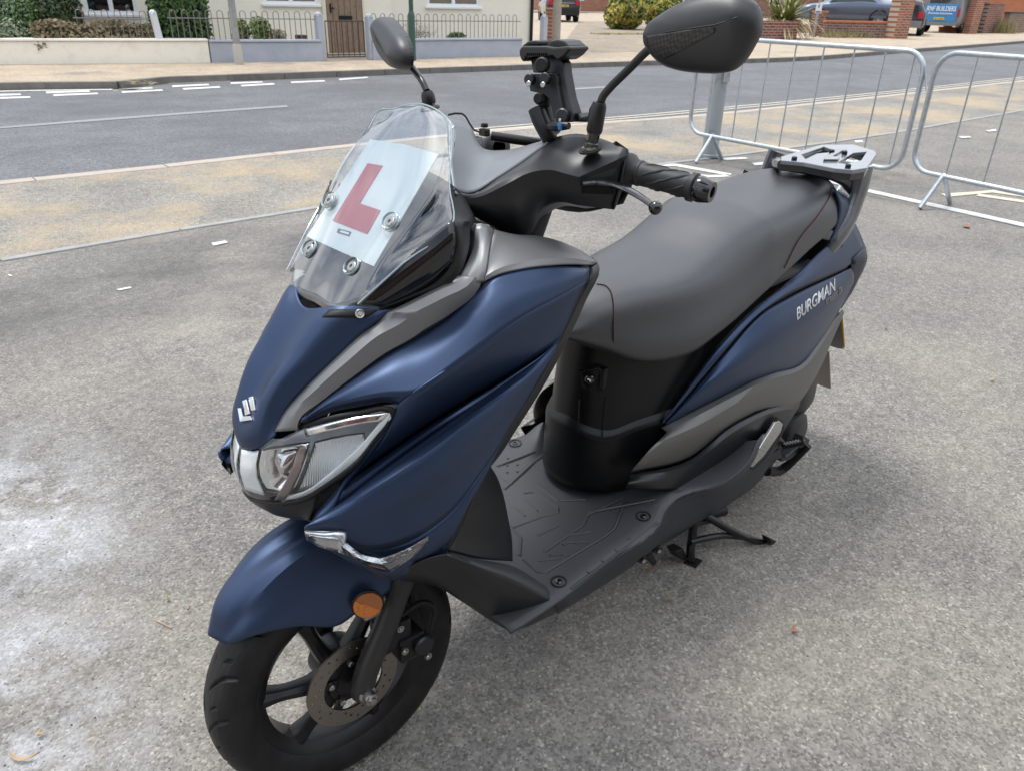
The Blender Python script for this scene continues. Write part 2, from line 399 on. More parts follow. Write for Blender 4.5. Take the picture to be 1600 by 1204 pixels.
for u,v in ((548,415),(482,387),(608,345),(513,312)):
    c=at(u,v,pl=(wsA+wn*.0020,wn))
    V,Fc=lathegeo([(.0118,.0005),(.0124,.0012),(.0132,.0005),(.0132,-.002),(.0118,-.002)],c,wn,24,closed=True); link('washer',V,Fc,M['edge'],ws)
    c=at(u+1,v+1,pl=(wsA+wn*.0035,wn)); V,Fc=lathegeo([(.0001,-.001),(.0024,-.001),(.0026,.0012),(.0062,.0010),(.0074,0),(.0078,-.002),(.0001,-.003)],c,wn,20); link('screw',V,Fc,M['steel'],ws)
# --- side fairing (three lit planes split by creases)
fair=[]
def side(rows,nu=4,nv=4,sr=(),scn=(),out=(.3,1,.2),name='side_fairing',m=None,both=True,solid=.003,sharp=32):
    return patch(name,rows,m or M['blue'],S,nu,nv,sr,scn,out=out,both=both,solid=solid,sharp=sharp)
T=[(468,658,.068),(507,625,.079),(559,586,.096),(603,555,.108),(655,526,.120),(702,495,.131),(748,452,.143),(770,434,.150),(812,422,.160),(874,416,.169),(921,418,.166)]
C1=[(474,656,.072),(520,633,.099),(566,621,.126),(605,616,.148),(644,615,.168),(700,577,.181),(745,546,.189),(790,512,.193),(826,489,.195),(874,463,.194),(921,436,.181)]
midA=[((a[0]+b[0])/2,(a[1]+b[1])/2,(a[2]+b[2])/2+.006) for a,b in zip(T,C1)]
patch('side_fairing',[T,midA,C1],M['blue'],S,5,5,out=(.3,.6,1),both=True)
# headlight brow return
B0=[(474,656,.072),(520,633,.099),(566,621,.126),(605,616,.148),(644,615,.168)]
B1=[(474,661,.066),(521,643,.091),(568,634,.117),(605,628,.139),(622,631,.152)]
patch('lamp_brow',[B0,B1],M['blue'],S,3,5,out=(.6,.8,-.4),both=True)
# dark face below crease one
C1b=[(622,631,.152),(644,615,.168),(700,577,.181),(745,546,.189),(790,512,.193),(826,489,.195),(874,463,.194),(921,436,.181)]
MB=[(600,684,.138),(628,668,.146),(688,627,.156),(740,590,.166),(788,556,.174),(822,531,.180),(858,503,.183),(905,466,.179)]
C2=[(557,741,.112),(605,707,.119),(680,657,.129),(738,622,.140),(780,597,.151),(812,577,.161),(842,557,.170),(875,530,.178)]
patch('fairing_face',[C1b,MB,C2],M['blue'],S,4,5,out=(.3,1,-.3),both=True)
L1=[(530,772,.114),(585,732,.135),(680,665,.148),(738,627,.156),(780,600,.162),(812,579,.168),(842,559,.174),(875,532,.178)]
C3=[(520,792,.112),(580,746,.136),(680,673,.150),(738,634,.160),(780,604,.165),(812,582,.170),(842,561,.175),(874,535,.178)]
patch('fairing_ledge',[C2,L1,C3],M['blue'],S,2,5,sr=(1,),out=(.3,.5,1),both=True)
D=[ [(498,806,.110),(520,792,.112),(580,746,.136),(680,673,.150),(738,634,.160),(780,604,.165),(812,582,.170),(842,561,.175),(874,535,.178)],
    [(488,812,.118),(518,800,.132),(592,757,.166),(680,698,.188),(732,658,.194),(772,629,.193),(800,608,.190),(830,585,.186),(864,558,.180)],
    [(480,820,.120),(514,811,.135),(600,780,.173),(676,732,.194),(722,700,.198),(755,672,.197),(782,648,.194),(812,618,.188),(848,585,.180)],
    [(476,826,.116),(510,822,.130),(585,822,.162),(660,785,.182),(705,755,.188),(735,725,.190),(764,692,.190),(795,656,.187),(830,615,.180)],
    [(476,829,.112),(510,829,.126),(560,858,.146),(630,850,.168),(675,825,.178),(710,795,.184),(742,752,.187),(770,712,.186),(796,668,.182)]]
patch('lower_fairing',D,M['blue'],S,4,4,out=(.3,1,0),both=True)
E=[ [(560,858,.146),(630,850,.168),(675,825,.178),(710,795,.184),(742,752,.187),(770,712,.186),(796,668,.182)],
    [(592,873,.154),(648,862,.170),(684,846,.179),(710,822,.184),(735,782,.188),(757,745,.186),(775,705,.182)],
    [(600,882,.152),(650,874,.165),(685,862,.172),(706,840,.178),(726,800,.181),(748,757,.180),(765,718,.178)]]
patch('fairing_skirt',E,M['blue'],S,3,4,out=(.3,1,-.1),both=True)
# lower fairing under the indicator
patch('fairing_chin',[[(500,853,.112),(560,878,.140),(612,894,.158),(665,850,.172),(700,850,.175)],[(520,862,.090),(570,890,.118),(620,906,.135),(668,885,.155),(698,866,.172)]],M['blue'],S,3,4,out=(.3,1,-.3),both=True)
# indicator lens
ind=[ [(475,828,.121),(508,829,.137),(541,829,.150),(540,846,.152),(566,865,.165),(594,872,.175),(632,858,.184),(669,837,.189)],
      [(477,836,.124),(505,839,.140),(530,842,.151),(536,854,.156),(563,872,.170),(598,881,.180),(636,864,.188),(669,843,.191)],
      [(480,844,.114),(503,855,.131),(525,860,.142),(540,867,.150),(565,879,.162),(612,892,.172),(640,873,.182),(667,849,.186)]]
indo=patch('turn_signal',ind,M['lens'],S,3,4,sr=(1,),scn=(2,3,5),sharp=20,out=(.3,1,0),both=True,solid=.0015)
M['indi']=mat('signal_chrome',(.55,.56,.58),.12,1,bump=(120,.0008))
for k,o in enumerate(indo):
    R=[[(q[0],q[1],q[2]-.010) for q in r] for r in ind]
    patch('signal_reflector',R,M['indi'],o,3,4,sr=(1,),scn=(2,3,5),sharp=20,out=(.3,1,0),mirror=(k==1),solid=0)
    R=[[(q[0]+1,q[1]+1,q[2]-.006) for q in ind[0][:4]],[(q[0]+1,q[1]-3,q[2]-.006) for q in ind[1][:4]]]
    patch('signal_cell',R,M['lamp'],o,2,2,out=(.3,1,0),mirror=(k==1),solid=.002)
# dark trim along the rear edge of the leg shield, and the inner shield
TR=[(921,418,.166),(924,430,.180),(905,466,.178),(875,530,.178),(848,585,.179),(796,668,.182),(775,705,.180),(748,757,.180),(706,840,.178),(697,860,.174)]
TO=[(934,410,.160),(937,420,.170),(917,467,.172),(884,538,.170),(858,588,.170),(806,672,.172),(783,708,.168),(762,735,.160),(712,842,.165),(700,861,.165)]
TI=[(930,405,.140),(933,418,.150),(912,462,.150),(880,532,.148),(853,583,.148),(800,664,.150),(775,700,.148),(752,728,.14),(705,835,.145),(697,857,.145)]
patch('shield_trim',[TR,TO,TI],M['plastic'],S,3,4,out=(-.4,1,0),both=True,sr=(1,))
inner=[]
for i in range(10):
    e=pts([TI[i]])[0]; d=.05+.05*i/9
    inner.append([np.array([e[0]+d,0,e[2]+.0]),np.array([e[0]+d*.8,e[1]*.45,e[2]]),e+np.array([0,-.004,0])])
inner=[[tuple(q) for q in r] for r in inner]
patch('inner_shield',inner,M['plastic'],S,3,4,out=(-1,0,.3),sym=True)
# bulge of the inner shield that meets the floor
bl=[ [(760,717,.150),(764,722,.120),(768,730,.10)],
     [(752,745,.150),(765,748,.118),(777,745,.09)],
     [(738,775,.152),(765,778,.125),(788,778,.09)],
     [(722,805,.155),(760,812,.132),(794,808,.095)],
     [(705,838,.160),(752,850,.138),(800,842,.10)],
     [(698,860,.168),(750,872,.150),(801,876,.110)]]
patch('footwell_bulge',bl,M['plastic'],S,4,5,out=(0,1,.3),both=True)
# grey cap on top of the leg shield
cap=[ [(757,440,.146),(770,433,.151),(812,421,.161),(874,414,.170),(926,414,.165)],
      [(758,432,.145),(771,424,.149),(826,408,.158),(880,403,.166),(934,410,.160)],
      [(764,395,.125),(786,392,.128),(828,390,.135),(872,394,.142),(915,396,.14)],
      [(771,362,.100),(803,367,.100),(848,370,.100),(880,379,.110),(907,391,.125)],
      [(772,364,.06),(800,370,.06),(842,374,.06),(874,383,.07),(900,395,.09)]]
patch('shield_cap',cap,M['greymet'],S,4,5,sr=(1,),out=(0,.4,1),both=True)
pil=[ [(716,437,.120),(730,438,.134),(744,441,.143),(757,441,.146)],
      [(722,425,.118),(736,424,.130),(750,425,.140),(760,424,.143)],
      [(738,390,.105),(748,388,.115),(757,388,.122),(765,387,.124)],
      [(741,352,.092),(752,349,.097),(762,352,.100),(772,361,.100)]]
patch('cowl_pillar',pil,M['greymet'],S,4,4,scn=(1,),out=(.3,1,.3),both=True)
# --- headlight
M['lampdark']=mat('lamp_rim_dark',(.05,.055,.06),.2,.6); M['lampwhite']=mat('light_guide_white',(.80,.84,.88),.2,.3)
M['flute0']=mat('fluted_reflector',(.90,.92,.94),.28,.75)
b_=M['flute0'].node_tree; wv=N(b_,'ShaderNodeTexWave'); wv.inputs['Scale'].default_value=110; bpn=N(b_,'ShaderNodeBump'); bpn.inputs['Distance'].default_value=.0007; tcn=N(b_,'ShaderNodeTexCoord')
b_.links.new(tcn.outputs['Object'],wv.inputs['Vector']); b_.links.new(wv.outputs['Fac'],bpn.inputs['Height']); b_.links.new(bpn.outputs[0],b_.nodes['Principled BSDF'].inputs['Normal'])
HL=[ [(378,699,0),(402,702,.030),(428,690,.052),(469,671,.075),(512,660,.102),(557,650,.126),(609,644,.150)],
     [(374,722,0),(406,730,.038),(445,725,.068),(492,712,.098),(535,699,.121),(570,682,.139),(609,648,.151)],
     [(374,750,0),(405,760,.038),(440,765,.066),(482,755,.092),(525,733,.118),(567,704,.137),(608,653,.151)],
     [(388,776,0),(411,783,.030),(440,782,.054),(470,777,.078),(511,755,.108),(558,722,.132),(607,656,.149)]]
hl=patch('headlight',HL,M['lens'],S,6,6,out=(1,0,.2),solid=.0015,sym=True,sharp=60)
def inset(R,d): return [[tuple(np.array(p)-np.array([d,0,0])) for p in pts(r)] for r in R]
def shr(R,d,k):
    Q=[pts(r) for r in R]; c=sum(sum(r) for r in Q)/sum(len(r) for r in Q); c[1]=0
    return [[tuple(np.array([p[0]-d,p[1]*k,c[2]+(p[2]-c[2])*k])) for p in r] for r in Q]
M['cavity']=mat('lamp_cavity',(.78,.81,.85),.35,.4)
patch('lamp_bowl',shr(HL,.042,.93),M['cavity'],hl,4,5,out=(1,0,.2),solid=0,sym=True)
def inner(name,R,m,d,mid=0,nu=4,nv=4,solid=.002,par=None):
    Q=[[np.array(p)-np.array([d,0,0]) for p in pts(r)] for r in R]
    if mid:
        for i in range(1,len(Q)-1):
            for j in range(1,len(Q[0])-1): Q[i][j]=Q[i][j]-np.array([mid,0,0])
    Q=[[tuple(p) for p in r] for r in Q]
    for k in (False,True): patch(name,Q,m,hl,nu,nv,out=(1,0,.2),mirror=k,solid=solid,sharp=25)
IN=[[(396,706,.034),(420,703,.048),(446,699,.066),(474,694,.082)],[(392,728,.034),(415,727,.048),(440,724,.068),(466,720,.084)],[(394,750,.034),(414,751,.048),(436,750,.066),(456,747,.078)],[(406,770,.032),(420,773,.044),(434,773,.056),(446,770,.066)]]
OU=[[(483,694,.087),(508,688,.102),(534,683,.116),(560,680,.130)],[(476,716,.087),(502,711,.102),(530,704,.117),(562,694,.131)],[(468,740,.083),(494,735,.098),(522,726,.114),(552,712,.127)],[(456,771,.068),(480,768,.082),(504,757,.099),(532,738,.115)]]
inner('inner_reflector',IN,M['reflector'],.010,.028)
inner('outer_reflector',OU,M['flute0'],.009,.022)
for R in (IN,OU):
    for k in (1,-1):
        ring_=[R[0][0],R[0][1],R[0][2],R[0][3],R[1][3],R[2][3],R[3][3],R[3][2],R[3][1],R[3][0],R[2][0],R[1][0],R[0][0]]
        q=[(p-np.array([.009,0,0]))*np.array([1,k,1]) for p in pts(ring_)]
        tube('reflector_rim',q,.0013,M['lampdark'],hl,seg=6,smoothpath=False)
inner('projector_cup',[[(408,718,.040),(424,715,.050),(442,712,.062)],[(410,738,.040),(424,738,.050),(440,736,.062)],[(416,757,.038),(426,758,.048),(438,757,.058)]],M['chrome'],.022,-.010)
inner('lamp_divider',[[(463,696,.072),(477,694,.080)],[(452,730,.074),(467,728,.083)],[(439,757,.066),(454,757,.076)],[(423,783,.046),(440,783,.058)]],M['divider'],.005)
inner('running_light_bar',[[(470,673,.076),(512,662,.103),(557,652,.127),(606,645,.150)],[(474,684,.079),(512,674,.105),(554,664,.128),(590,660,.145)]],M['reflector'],.004)
inner('light_guide',[[(606,646,.150),(607,655,.151)],[(592,660,.145),(590,676,.143)],[(566,690,.134),(566,706,.134)],[(536,720,.120),(538,738,.118)],[(508,744,.106),(508,757,.104)],[(470,770,.078),(470,780,.074)],[(436,778,.052),(436,786,.050)]],M['lampwhite'],.004)
inner('lamp_wrap',[[(366,706,.004),(384,709,.020),(394,708,.032)],[(364,736,.006),(378,740,.020),(390,742,.030)],[(372,768,.008),(388,774,.022),(402,778,.034)]],M['lampwhite'],.010,0)
# black bezel around the lamp
bez=[(466,664,.066),(512,650,.098),(560,640,.122),(606,634,.146),(618,638,.150),(612,656,.150),(585,694,.141),(560,728,.131),(512,763,.107),(470,786,.076),(440,790,.052)]
bz2=[(469,672,.070),(512,660,.100),(557,650,.124),(604,643,.148),(609,645,.150),(606,657,.149),(580,690,.139),(556,722,.130),(510,755,.106),(468,778,.074),(440,783,.050)]
patch('lamp_bezel',[bez,bz2],M['dark'],S,2,5,out=(1,1,0),both=True,solid=.006)
# closing wall between bezel and fairing face
w0=[(622,631,.149),(600,684,.138),(557,741,.116),(530,772,.116),(520,792,.116),(498,806,.112),(480,828,.112)]
w1=[(618,638,.146),(585,694,.136),(558,730,.122),(533,755,.112),(516,775,.104),(500,792,.098),(482,822,.094)]
patch('fairing_cheek',[w0,w1],M['blue'],S,2,5,out=(1,.5,0),both=True)
chin=[ [(385,776,0),(411,785,.030),(440,785,.052),(470,780,.076),(500,772,.095)],
       [(392,783,0),(414,793,.026),(442,797,.046),(470,794,.068),(492,790,.085)],
       [(408,790,0),(427,803,.022),(446,808,.040),(470,810,.058),(482,812,.075)],
       [(-.04,0,.60),(-.05,.02,.59),(-.06,.04,.585),(-.06,.06,.58),(-.05,.09,.575)]]
patch('lamp_chin',chin,M['plastic'],S,4,4,out=(1,0,-.5),sym=True)
# belly under the leg shield
be=[ [(620,900,.140),(650,880,.163),(698,866,.182),(745,884,.195),(800,905,.200),(869,943,.202)],
     [(625,905,.132),(655,893,.156),(700,885,.176),(745,902,.190),(802,930,.193),(869,950,.200)],
     [(630,908,.11),(665,908,.135),(710,925,.150),(756,950,.158),(785,965,.160),(869,955,.190)],
     [(640,905,.08),(680,915,.115),(720,938,.130),(774,973,.142),(800,984,.146),(870,956,.180)],
     [(660,895,.05),(700,905,.06),(740,925,.07),(780,950,.08),(820,965,.09),(875,945,.12)]]
patch('belly_pan',be,M['plastic'],S,4,4,out=(0,1,-.4),both=True,scn=())
foot=[ [(698,864,.182),(745,882,.195),(800,903,.200),(869,942,.202)],
       [(698,861,.170),(755,874,.165),(805,885,.165),(853,915,.185)],]
patch('footwell_lip',foot,M['plastic2'],S,2,5,out=(0,.3,1),both=True)
# --- floorboard
def fz(u,v,z): return tuple(at(u,v,z=z))
FLo=[fz(869,942,.300),fz(950,880,.305),fz(1031,819,.313),fz(1039,799,.318),fz(1059,779,.330),fz(1119,759,.352),fz(1170,719,.365),fz(1184,688,.372)]
dz_=[0,0,0,0,0,-.02,-.05,-.06]; fy=[.93,.93,.93,.93,.955,.97,.98,.98]
FI=[(p[0],p[1]*fy[i],p[2]+(.006 if i<5 else 0)) for i,p in enumerate(FLo)]
FM=[(p[0],.12,p[2]+.006+dz_[i]) for i,p in enumerate(FLo)]; FMc=[(p[0],.05,p[2]+.006+dz_[i]) for i,p in enumerate(FLo)]; FC=[(p[0],0,p[2]+.006+dz_[i]) for i,p in enumerate(FLo)]
rows=[[FC[i],FMc[i],FM[i],FI[i],FLo[i]] for i in range(len(FLo))]
front=[(p[0]+.105,p[1],p[2]-.004) for p in rows[0]]; front=[(x,y*.96 if y>.1 else y,zz) for x,y,zz in front]
floor=patch('floorboard',[front]+rows,M['plastic2'],S,5,4,scn=(3,),out=(0,0,1),solid=.006,sym=True)
FB=bvh(floor)
def ridge(name,P,w_=.0030,h=.003,m=None,lift=0,closed=False):
    q=[onto(FB,*p,lift=lift) for p in P]; q=[x[0] for x in q if x is not None]
    if len(q)<2: return None
    if closed: q.append(q[0])
    return tube(name,q,w_,m or M['plastic2'],floor,seg=6,flat=(1,.45),smoothpath=False)
zh=lambda X,Y:(680+X/2.508,520+Y/2.508)
for P in ([zh(425,855),zh(580,748),zh(595,712),zh(740,640)],[zh(345,885),zh(400,935),zh(430,935),zh(660,795),zh(700,765),zh(745,655)],[zh(400,590),zh(480,655),zh(590,650)],[zh(440,500),zh(500,560),zh(600,600)],
          [zh(300,760),zh(420,715),zh(480,700),zh(480,680),zh(385,620),zh(345,625)],[zh(310,680),zh(350,715)],[zh(345,650),zh(400,695)],[zh(395,890),zh(490,880)],[zh(440,868),zh(540,865)],[zh(490,820),zh(590,815)],[zh(520,790),zh(610,775)],[zh(530,1000),zh(690,880),zh(870,740)],
          [zh(270,610),zh(390,500),zh(460,455)],[zh(330,870),zh(335,800),zh(300,765)],[zh(250,560),zh(300,590)],[zh(240,520),zh(390,462)],[zh(400,790),zh(480,750)],[zh(600,700),zh(860,650)]):
    ridge('floor_rib',P); ridge('floor_groove',[(u+2.2,v+1.6) for u,v in P],.0012,m=M['dark'])
for P in ([zh(x,y) for x,y in ((285,490),(325,488),(282,518),(322,515),(282,545),(322,542),(505,828),(550,822),(595,822),(450,868),(495,866),(600,740),(645,712),(690,705),(735,700),(650,745),(695,735),(600,935),(655,890),(710,850),(760,805))]):
    q=onto(FB,*P,lift=0)
    if q: V,Fc=lathegeo([(.0001,.0025),(.0022,.002),(.0035,0)],q[0],q[1],8); link('grip_stud',V,Fc,M['plastic2'],floor)
for u,v in ((873,908),(1005,806),(805,692)):
    q=onto(FB,u,v,lift=.0005)
    if q:
        V,Fc=lathegeo([(.0145,.0),(.0155,.0015),(.0125,.001),(.0115,-.0035),(.0001,-.0035)],q[0],q[1],20); link('screw_recess',V,Fc,M['dark'],floor)
        V,Fc=lathegeo([(.0001,.001),(.0030,.001),(.0035,.003),(.0065,.0022),(.0070,0)],q[0]-q[1]*.001,q[1],14); link('floor_screw',V,Fc,M['gloss'],floor)
# side skirt below the floor edge
sk=[ [FLo[0],FLo[1],FLo[2],FLo[3],FLo[4],FLo[5],FLo[6],FLo[7],(1216,672,.197)],
     [(870,948,.201),(951,886,.203),(1032,828,.202),(1043,808,.202),(1064,790,.203),(1124,768,.205),(1176,730,.206),(1195,708,.206),(1222,684,.20)],
     [(870,958,.185),(960,900,.185),(1030,848,.185),(1058,828,.185),(1084,812,.187),(1142,775,.19),(1186,742,.194),(1206,716,.196),(1228,690,.19)],
     [(875,955,.15),(965,900,.15),(1032,852,.15),(1060,835,.15),(1088,818,.15),(1146,782,.155),(1190,748,.16),(1210,722,.165),(1230,695,.17)]]
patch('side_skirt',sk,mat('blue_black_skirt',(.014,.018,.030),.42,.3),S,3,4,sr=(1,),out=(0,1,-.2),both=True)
M['lockshade']=mat('lock_shade_black',(.002,.002,.002),.8)
M['column']=mat('column_black',(.0045,.0048,.0055),.38,0,.28)
# --- under-seat column
colm=[]
for (zz,xf_,wd) in ((.715,-.600,.90),(.64,-.585,.92),(.56,-.580,.96),(.495,-.577,1.0),(.480,-.566,1.07),(.468,-.566,1.07),(.40,-.566,1.07),(.335,-.568,1.08)):
    vz=-.016 if .46<zz<.50 else 0; colm.append([(xf_,0,zz),(xf_-.008,.040*wd,zz+vz*.5),(xf_-.036,.076*wd,zz+vz),(xf_-.092,.102*wd,zz+vz*.3),(xf_-.17,.125*wd,zz),(xf_-.30,.14*wd,zz)])
colo=patch('underseat_cover',colm,M['column'],S,4,4,sr=(3,),out=(1,0,.1),sym=True)
CB=bvh(colo)
lk=onto(CB,922,592,lift=.0)
c=lk[0]; n=lk[1]
V,Fc=prismgeo([onto(CB,*p,lift=.0005)[0] for p in ((906,570),(944,574),(945,606),(930,614),(908,604))],n*.001); link('lock_recess_shade',V,Fc,M['lockshade'],colo,smooth=False)  # flat black sheet on the cover, coloured as the shade inside a recess
V,Fc=lathegeo([(.0001,.006),(.008,.006),(.010,.004),(.010,0)],c,n,18); link('seat_lock',V,Fc,M['gloss'],colo)
V,Fc=lathegeo([(.0001,.009),(.0035,.0085),(.005,.006)],c,n,14); link('key_slot',V,Fc,M['chrome'],colo)
hk=[onto(CB,*p,lift=.010)[0] for p in ((911,577),(922,574),(938,574),(943,578))]
tube('bag_hook',hk,.0030,M['gloss'],S,seg=8)
V,Fc=boxgeo(onto(CB,943,590,lift=.002)[0],(.016,.010,.045)); link('latch_block',V,Fc,M['dark'],colo,smooth=False,bevel=.003)
for P in ([(906,624),(903,676)],[(947,622),(940,690)]):
    q=[onto(CB,*p,lift=.0) for p in P]; tube('cover_groove',[x[0] for x in q if x],[.0022,.0008],M['dark'],colo,seg=6,smoothpath=False)
# hidden core: engine case and frame under the floor
V,Fc=join([boxgeo((-.64,0,.255),(.60,.24,.07)),boxgeo((-.17,0,.50),(.10,.10,.4)),boxgeo((-1.12,0,.50),(.66,.14,.26))])
link('frame_core',V,Fc,M['dark'],S,smooth=False,bevel=.01)
# --- rear body panels
Eb=[(1034,661,.132),(1060,624,.140),(1091,580,.144),(1119,542,.147),(1170,489,.151),(1211,456,.151),(1247,426,.146),(1284,392,.136),(1312,366,.122),(1338,352,.108)]
K1=[(1040,658,.137),(1066,628,.148),(1096,592,.158),(1124,558,.167),(1176,499,.173),(1216,468,.173),(1262,444,.166),(1298,428,.156),(1330,412,.142),(1352,385,.120)]
mE=[((a[0]+b[0])/2-1,(a[1]+b[1])/2-1,(a[2]+b[2])/2+.003) for a,b in zip(Eb,K1)]
patch('tail_rail_panel',[Eb,mE,K1],M['blue'],S,4,4,out=(0,.4,1),both=True)
K1c=[(1040,660,.135),(1080,614,.148),(1126,561,.160),(1190,491,.167),(1230,467,.166),(1264,449,.160),(1300,433,.150),(1330,419,.137)]
mK=[(1041,661,.138),(1084,618,.158),(1134,572,.176),(1201,518,.187),(1244,494,.186),(1280,471,.178),(1312,448,.160),(1334,426,.138)]
mL=[(1041,662,.138),(1088,626,.161),(1145,592,.180),(1212,552,.191),(1256,524,.187),(1288,500,.175),(1318,460,.152),(1335,436,.134)]
Gt=[(1039,668,.131),(1094,641,.155),(1161,608,.173),(1204,591,.177),(1259,570,.167),(1293,522,.149),(1312,485,.136),(1334,443,.128)]
rp=patch('rear_side_panel',[K1c,mK,mL,Gt],M['blue'],S,5,5,out=(0,1,.2),both=True)
patch('panel_gap',[[(a,b,c_-.010) for a,b,c_ in K1[:9]],[(a,b+3,c_-.012) for a,b,c_ in [K1c[0],K1c[1],K1c[1],K1c[2],K1c[3],K1c[4],K1c[5],K1c[6],K1c[7]]]],M['dark'],S,2,4,out=(0,1,.2),both=True)
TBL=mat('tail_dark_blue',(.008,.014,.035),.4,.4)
def inward(R,ks): 
    P=pts(R); return [[tuple(p) for p in P]]+[[tuple(p*np.array([1,k,1])+np.array([dx,0,dz])) for p in P] for k,dx,dz in ks]
TE=[[tuple(p) for p in pts([(1352,385,.120),(1330,412,.142),(1330,419,.137),(1334,443,.128),(1311,480,.138)])],[tuple(p) for p in pts([(1353,386,.112),(1351,403,.118),(1346,421,.121),(1338,443,.120),(1314,482,.128)])]]
TE+=[[(p[0]+dx,p[1]*k,p[2]+dz) for p in TE[1]] for k,dx,dz in ((.75,-.02,0),(.4,-.035,.003),(0,-.04,.004))]
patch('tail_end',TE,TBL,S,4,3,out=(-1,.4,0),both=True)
patch('tail_top',inward([(1338,352,.108),(1345,368,.116),(1352,385,.120)],[(.80,-.015,.006),(.40,-.030,.012),(0,-.035,.014)]),M['blue'],S,4,4,out=(-.3,0,1),both=True)
tb=[[(1303,292,.120),(1312,320,.136),(1308,350,.140),(1296,382,.138)],[(1310,300,.112),(1326,318,.130),(1322,345,.134),(1304,378,.134)],[(1310,296,.08),(1330,315,.09),(1330,342,.10),(1316,372,.11)]]
patch('tail_cowl',tb,M['blue'],S,4,4,out=(-.3,.6,1),both=True)
T0=[(1033,667,.134),(1104,631,.162),(1175,595,.179),(1203,584,.181),(1258,563,.171),(1291,516,.153),(1317,484,.137)]
T1=[(1043,674,.152),(1108,639,.177),(1178,602,.194),(1206,592,.195),(1262,569,.182),(1296,521,.160),(1319,489,.140)]
TM=[(1018,700,.155),(1088,672,.184),(1146,640,.199),(1195,612,.201),(1262,592,.182),(1293,545,.158),(1315,500,.140)]
TB=[(1000,722,.148),(1082,700,.182),(1136,664,.199),(1184,637,.201),(1256,616,.180),(1288,562,.156),(1306,515,.140)]
TBt=[(987,737,.136),(1078,714,.180),(1134,669,.197),(1180,643,.199),(1251,626,.178),(1280,575,.155),(1300,522,.140)]
patch('grey_side_panel',[T0,T1,TM,TB,TBt],M['warmgrey'],S,4,5,sr=(1,),scn=(2,),sharp=22,out=(0,1,.2),both=True)
A_=[(985,741,.136),(1078,717,.184),(1134,672,.202),(1181,646,.204),(1251,628,.181)]
B_=[(986,746,.142),(1080,724,.195),(1138,680,.212),(1184,653,.213),(1248,636,.190)]
C_=[(982,755,.150),(1070,746,.194),(1125,718,.204),(1178,686,.205),(1228,668,.188)]
D_=[(978,763,.142),(1051,764,.188),(1107,752,.197),(1152,724,.200),(1206,706,.190)]
patch('lower_side_panel',[A_,B_,C_,D_],PL,S,4,5,sr=(1,),out=(0,1,.1),both=True)
# lettering on the tail
RB=bvh(rp[0])
def lettering(name,s,p0,p1,up,size,m,shear=.35,space=1.0,depth=.001):
    V,Fc=textgeo(s,1,0,shear,space); wd=max(v[0] for v in V); ht=max(v[1] for v in V); out_=[]
    for k in (0,1):
        for v in V:
            a=v[0]/wd; b=v[1]/ht; u=p0[0]+(p1[0]-p0[0])*a+up[0]*b; w_=p0[1]+(p1[1]-p0[1])*a+up[1]*b
            q=onto(RB,u,w_,lift=.0004+depth*k) or onto(RB,(u+1285)/2,(w_+470)/2,lift=.001); out_.append(q[0])
    n=len(V); F2=[tuple(i+n for i in f) for f in Fc]
    ec={}
    for f in Fc:
        for i in range(len(f)):
            e=(f[i],f[(i+1)%len(f)]); ec[e]=ec.get(e,0)+1
    F2+=[(a,b,b+n,a+n) for a,b in ec if (b,a) not in ec]
    return link(name,out_,F2,m,rp[0],smooth=False)
lettering('model_lettering','BURGMAN',(1244,501),(1307,452),(-3,-17),1,M['badge'],.3)
lettering('model_lettering','STREET',(1290,476),(1309,462),(-1,-7),1,M['steel'],.2)
lettering('model_lettering','EX',(1310,461),(1316,455),(-1,-9),1,M['steel'],.2)
# --- seat
sx=[(-.465,.732,.728,.020,.718,.030,.708),(-.50,.755,.748,.042,.733,.055,.700),(-.56,.772,.766,.068,.751,.084,.672),(-.64,.784,.779,.090,.763,.117,.632),(-.70,.787,.782,.104,.767,.136,.620),(-.77,.791,.786,.116,.770,.153,.622),(-.84,.802,.796,.124,.773,.160,.640),
    (-.90,.823,.814,.130,.780,.162,.655),(-.96,.846,.836,.134,.797,.161,.670),(-1.045,.864,.857,.138,.828,.158,.690),(-1.14,.866,.859,.138,.829,.153,.712),(-1.25,.874,.867,.136,.834,.148,.738),(-1.35,.881,.874,.130,.838,.142,.756),(-1.44,.880,.871,.110,.836,.124,.768),(-1.495,.868,.858,.075,.826,.088,.778),(-1.51,.853,.843,.045,.818,.055,.782)]
SR=[]
for (x,zc,zm,ys,zs,yb,zb) in sx:
    SR.append([(x,0,zc),(x,ys*.55,zm+.003),(x,ys*.84,(zm*.66+zs*.34)),(x,ys,zs),(x,(ys+yb)/2+.006,zs*.6+zb*.4),(x,yb,zb+.01),(x,yb-.02,zb)])
seat=patch('seat',SR,M['seat'],S,5,4,sr=(9,),out=(0,0,1),solid=.004,sym=True,sharp=50)
SB=bvh(seat)
M['seam']=mat('seam_groove',(.006,.006,.007),.8)
def stitch(P):
    q=[onto(SB,*p,lift=.0006) for p in P]; q=[x[0] for x in q if x]
    q=spline(q,8); 
    tube('seam',[p for p in q],.0011,M['seam'],seat,seg=5,smoothpath=False)
    g=[]
    D=[0]
    for a,b in zip(q[:-1],q[1:]): D.append(D[-1]+np.linalg.norm(b-a))
    Q=np.array(q); s=0
    while s+.0045<D[-1]:
        a=np.array([np.interp(s,D,Q[:,k]) for k in range(3)]); b=np.array([np.interp(s+.0045,D,Q[:,k]) for k in range(3)])
        g.append(tube_geo([a+[0,.0022,.0008],b+[0,.0022,.0008]],.0007,5)); s+=.0068
    V,Fc=join(g); link('stitching',V,Fc,M['stitch'],seat,stuff=True)
stitch([(932,444),(944,446),(953,455),(957,470),(958,502),(958,530),(957,556)])
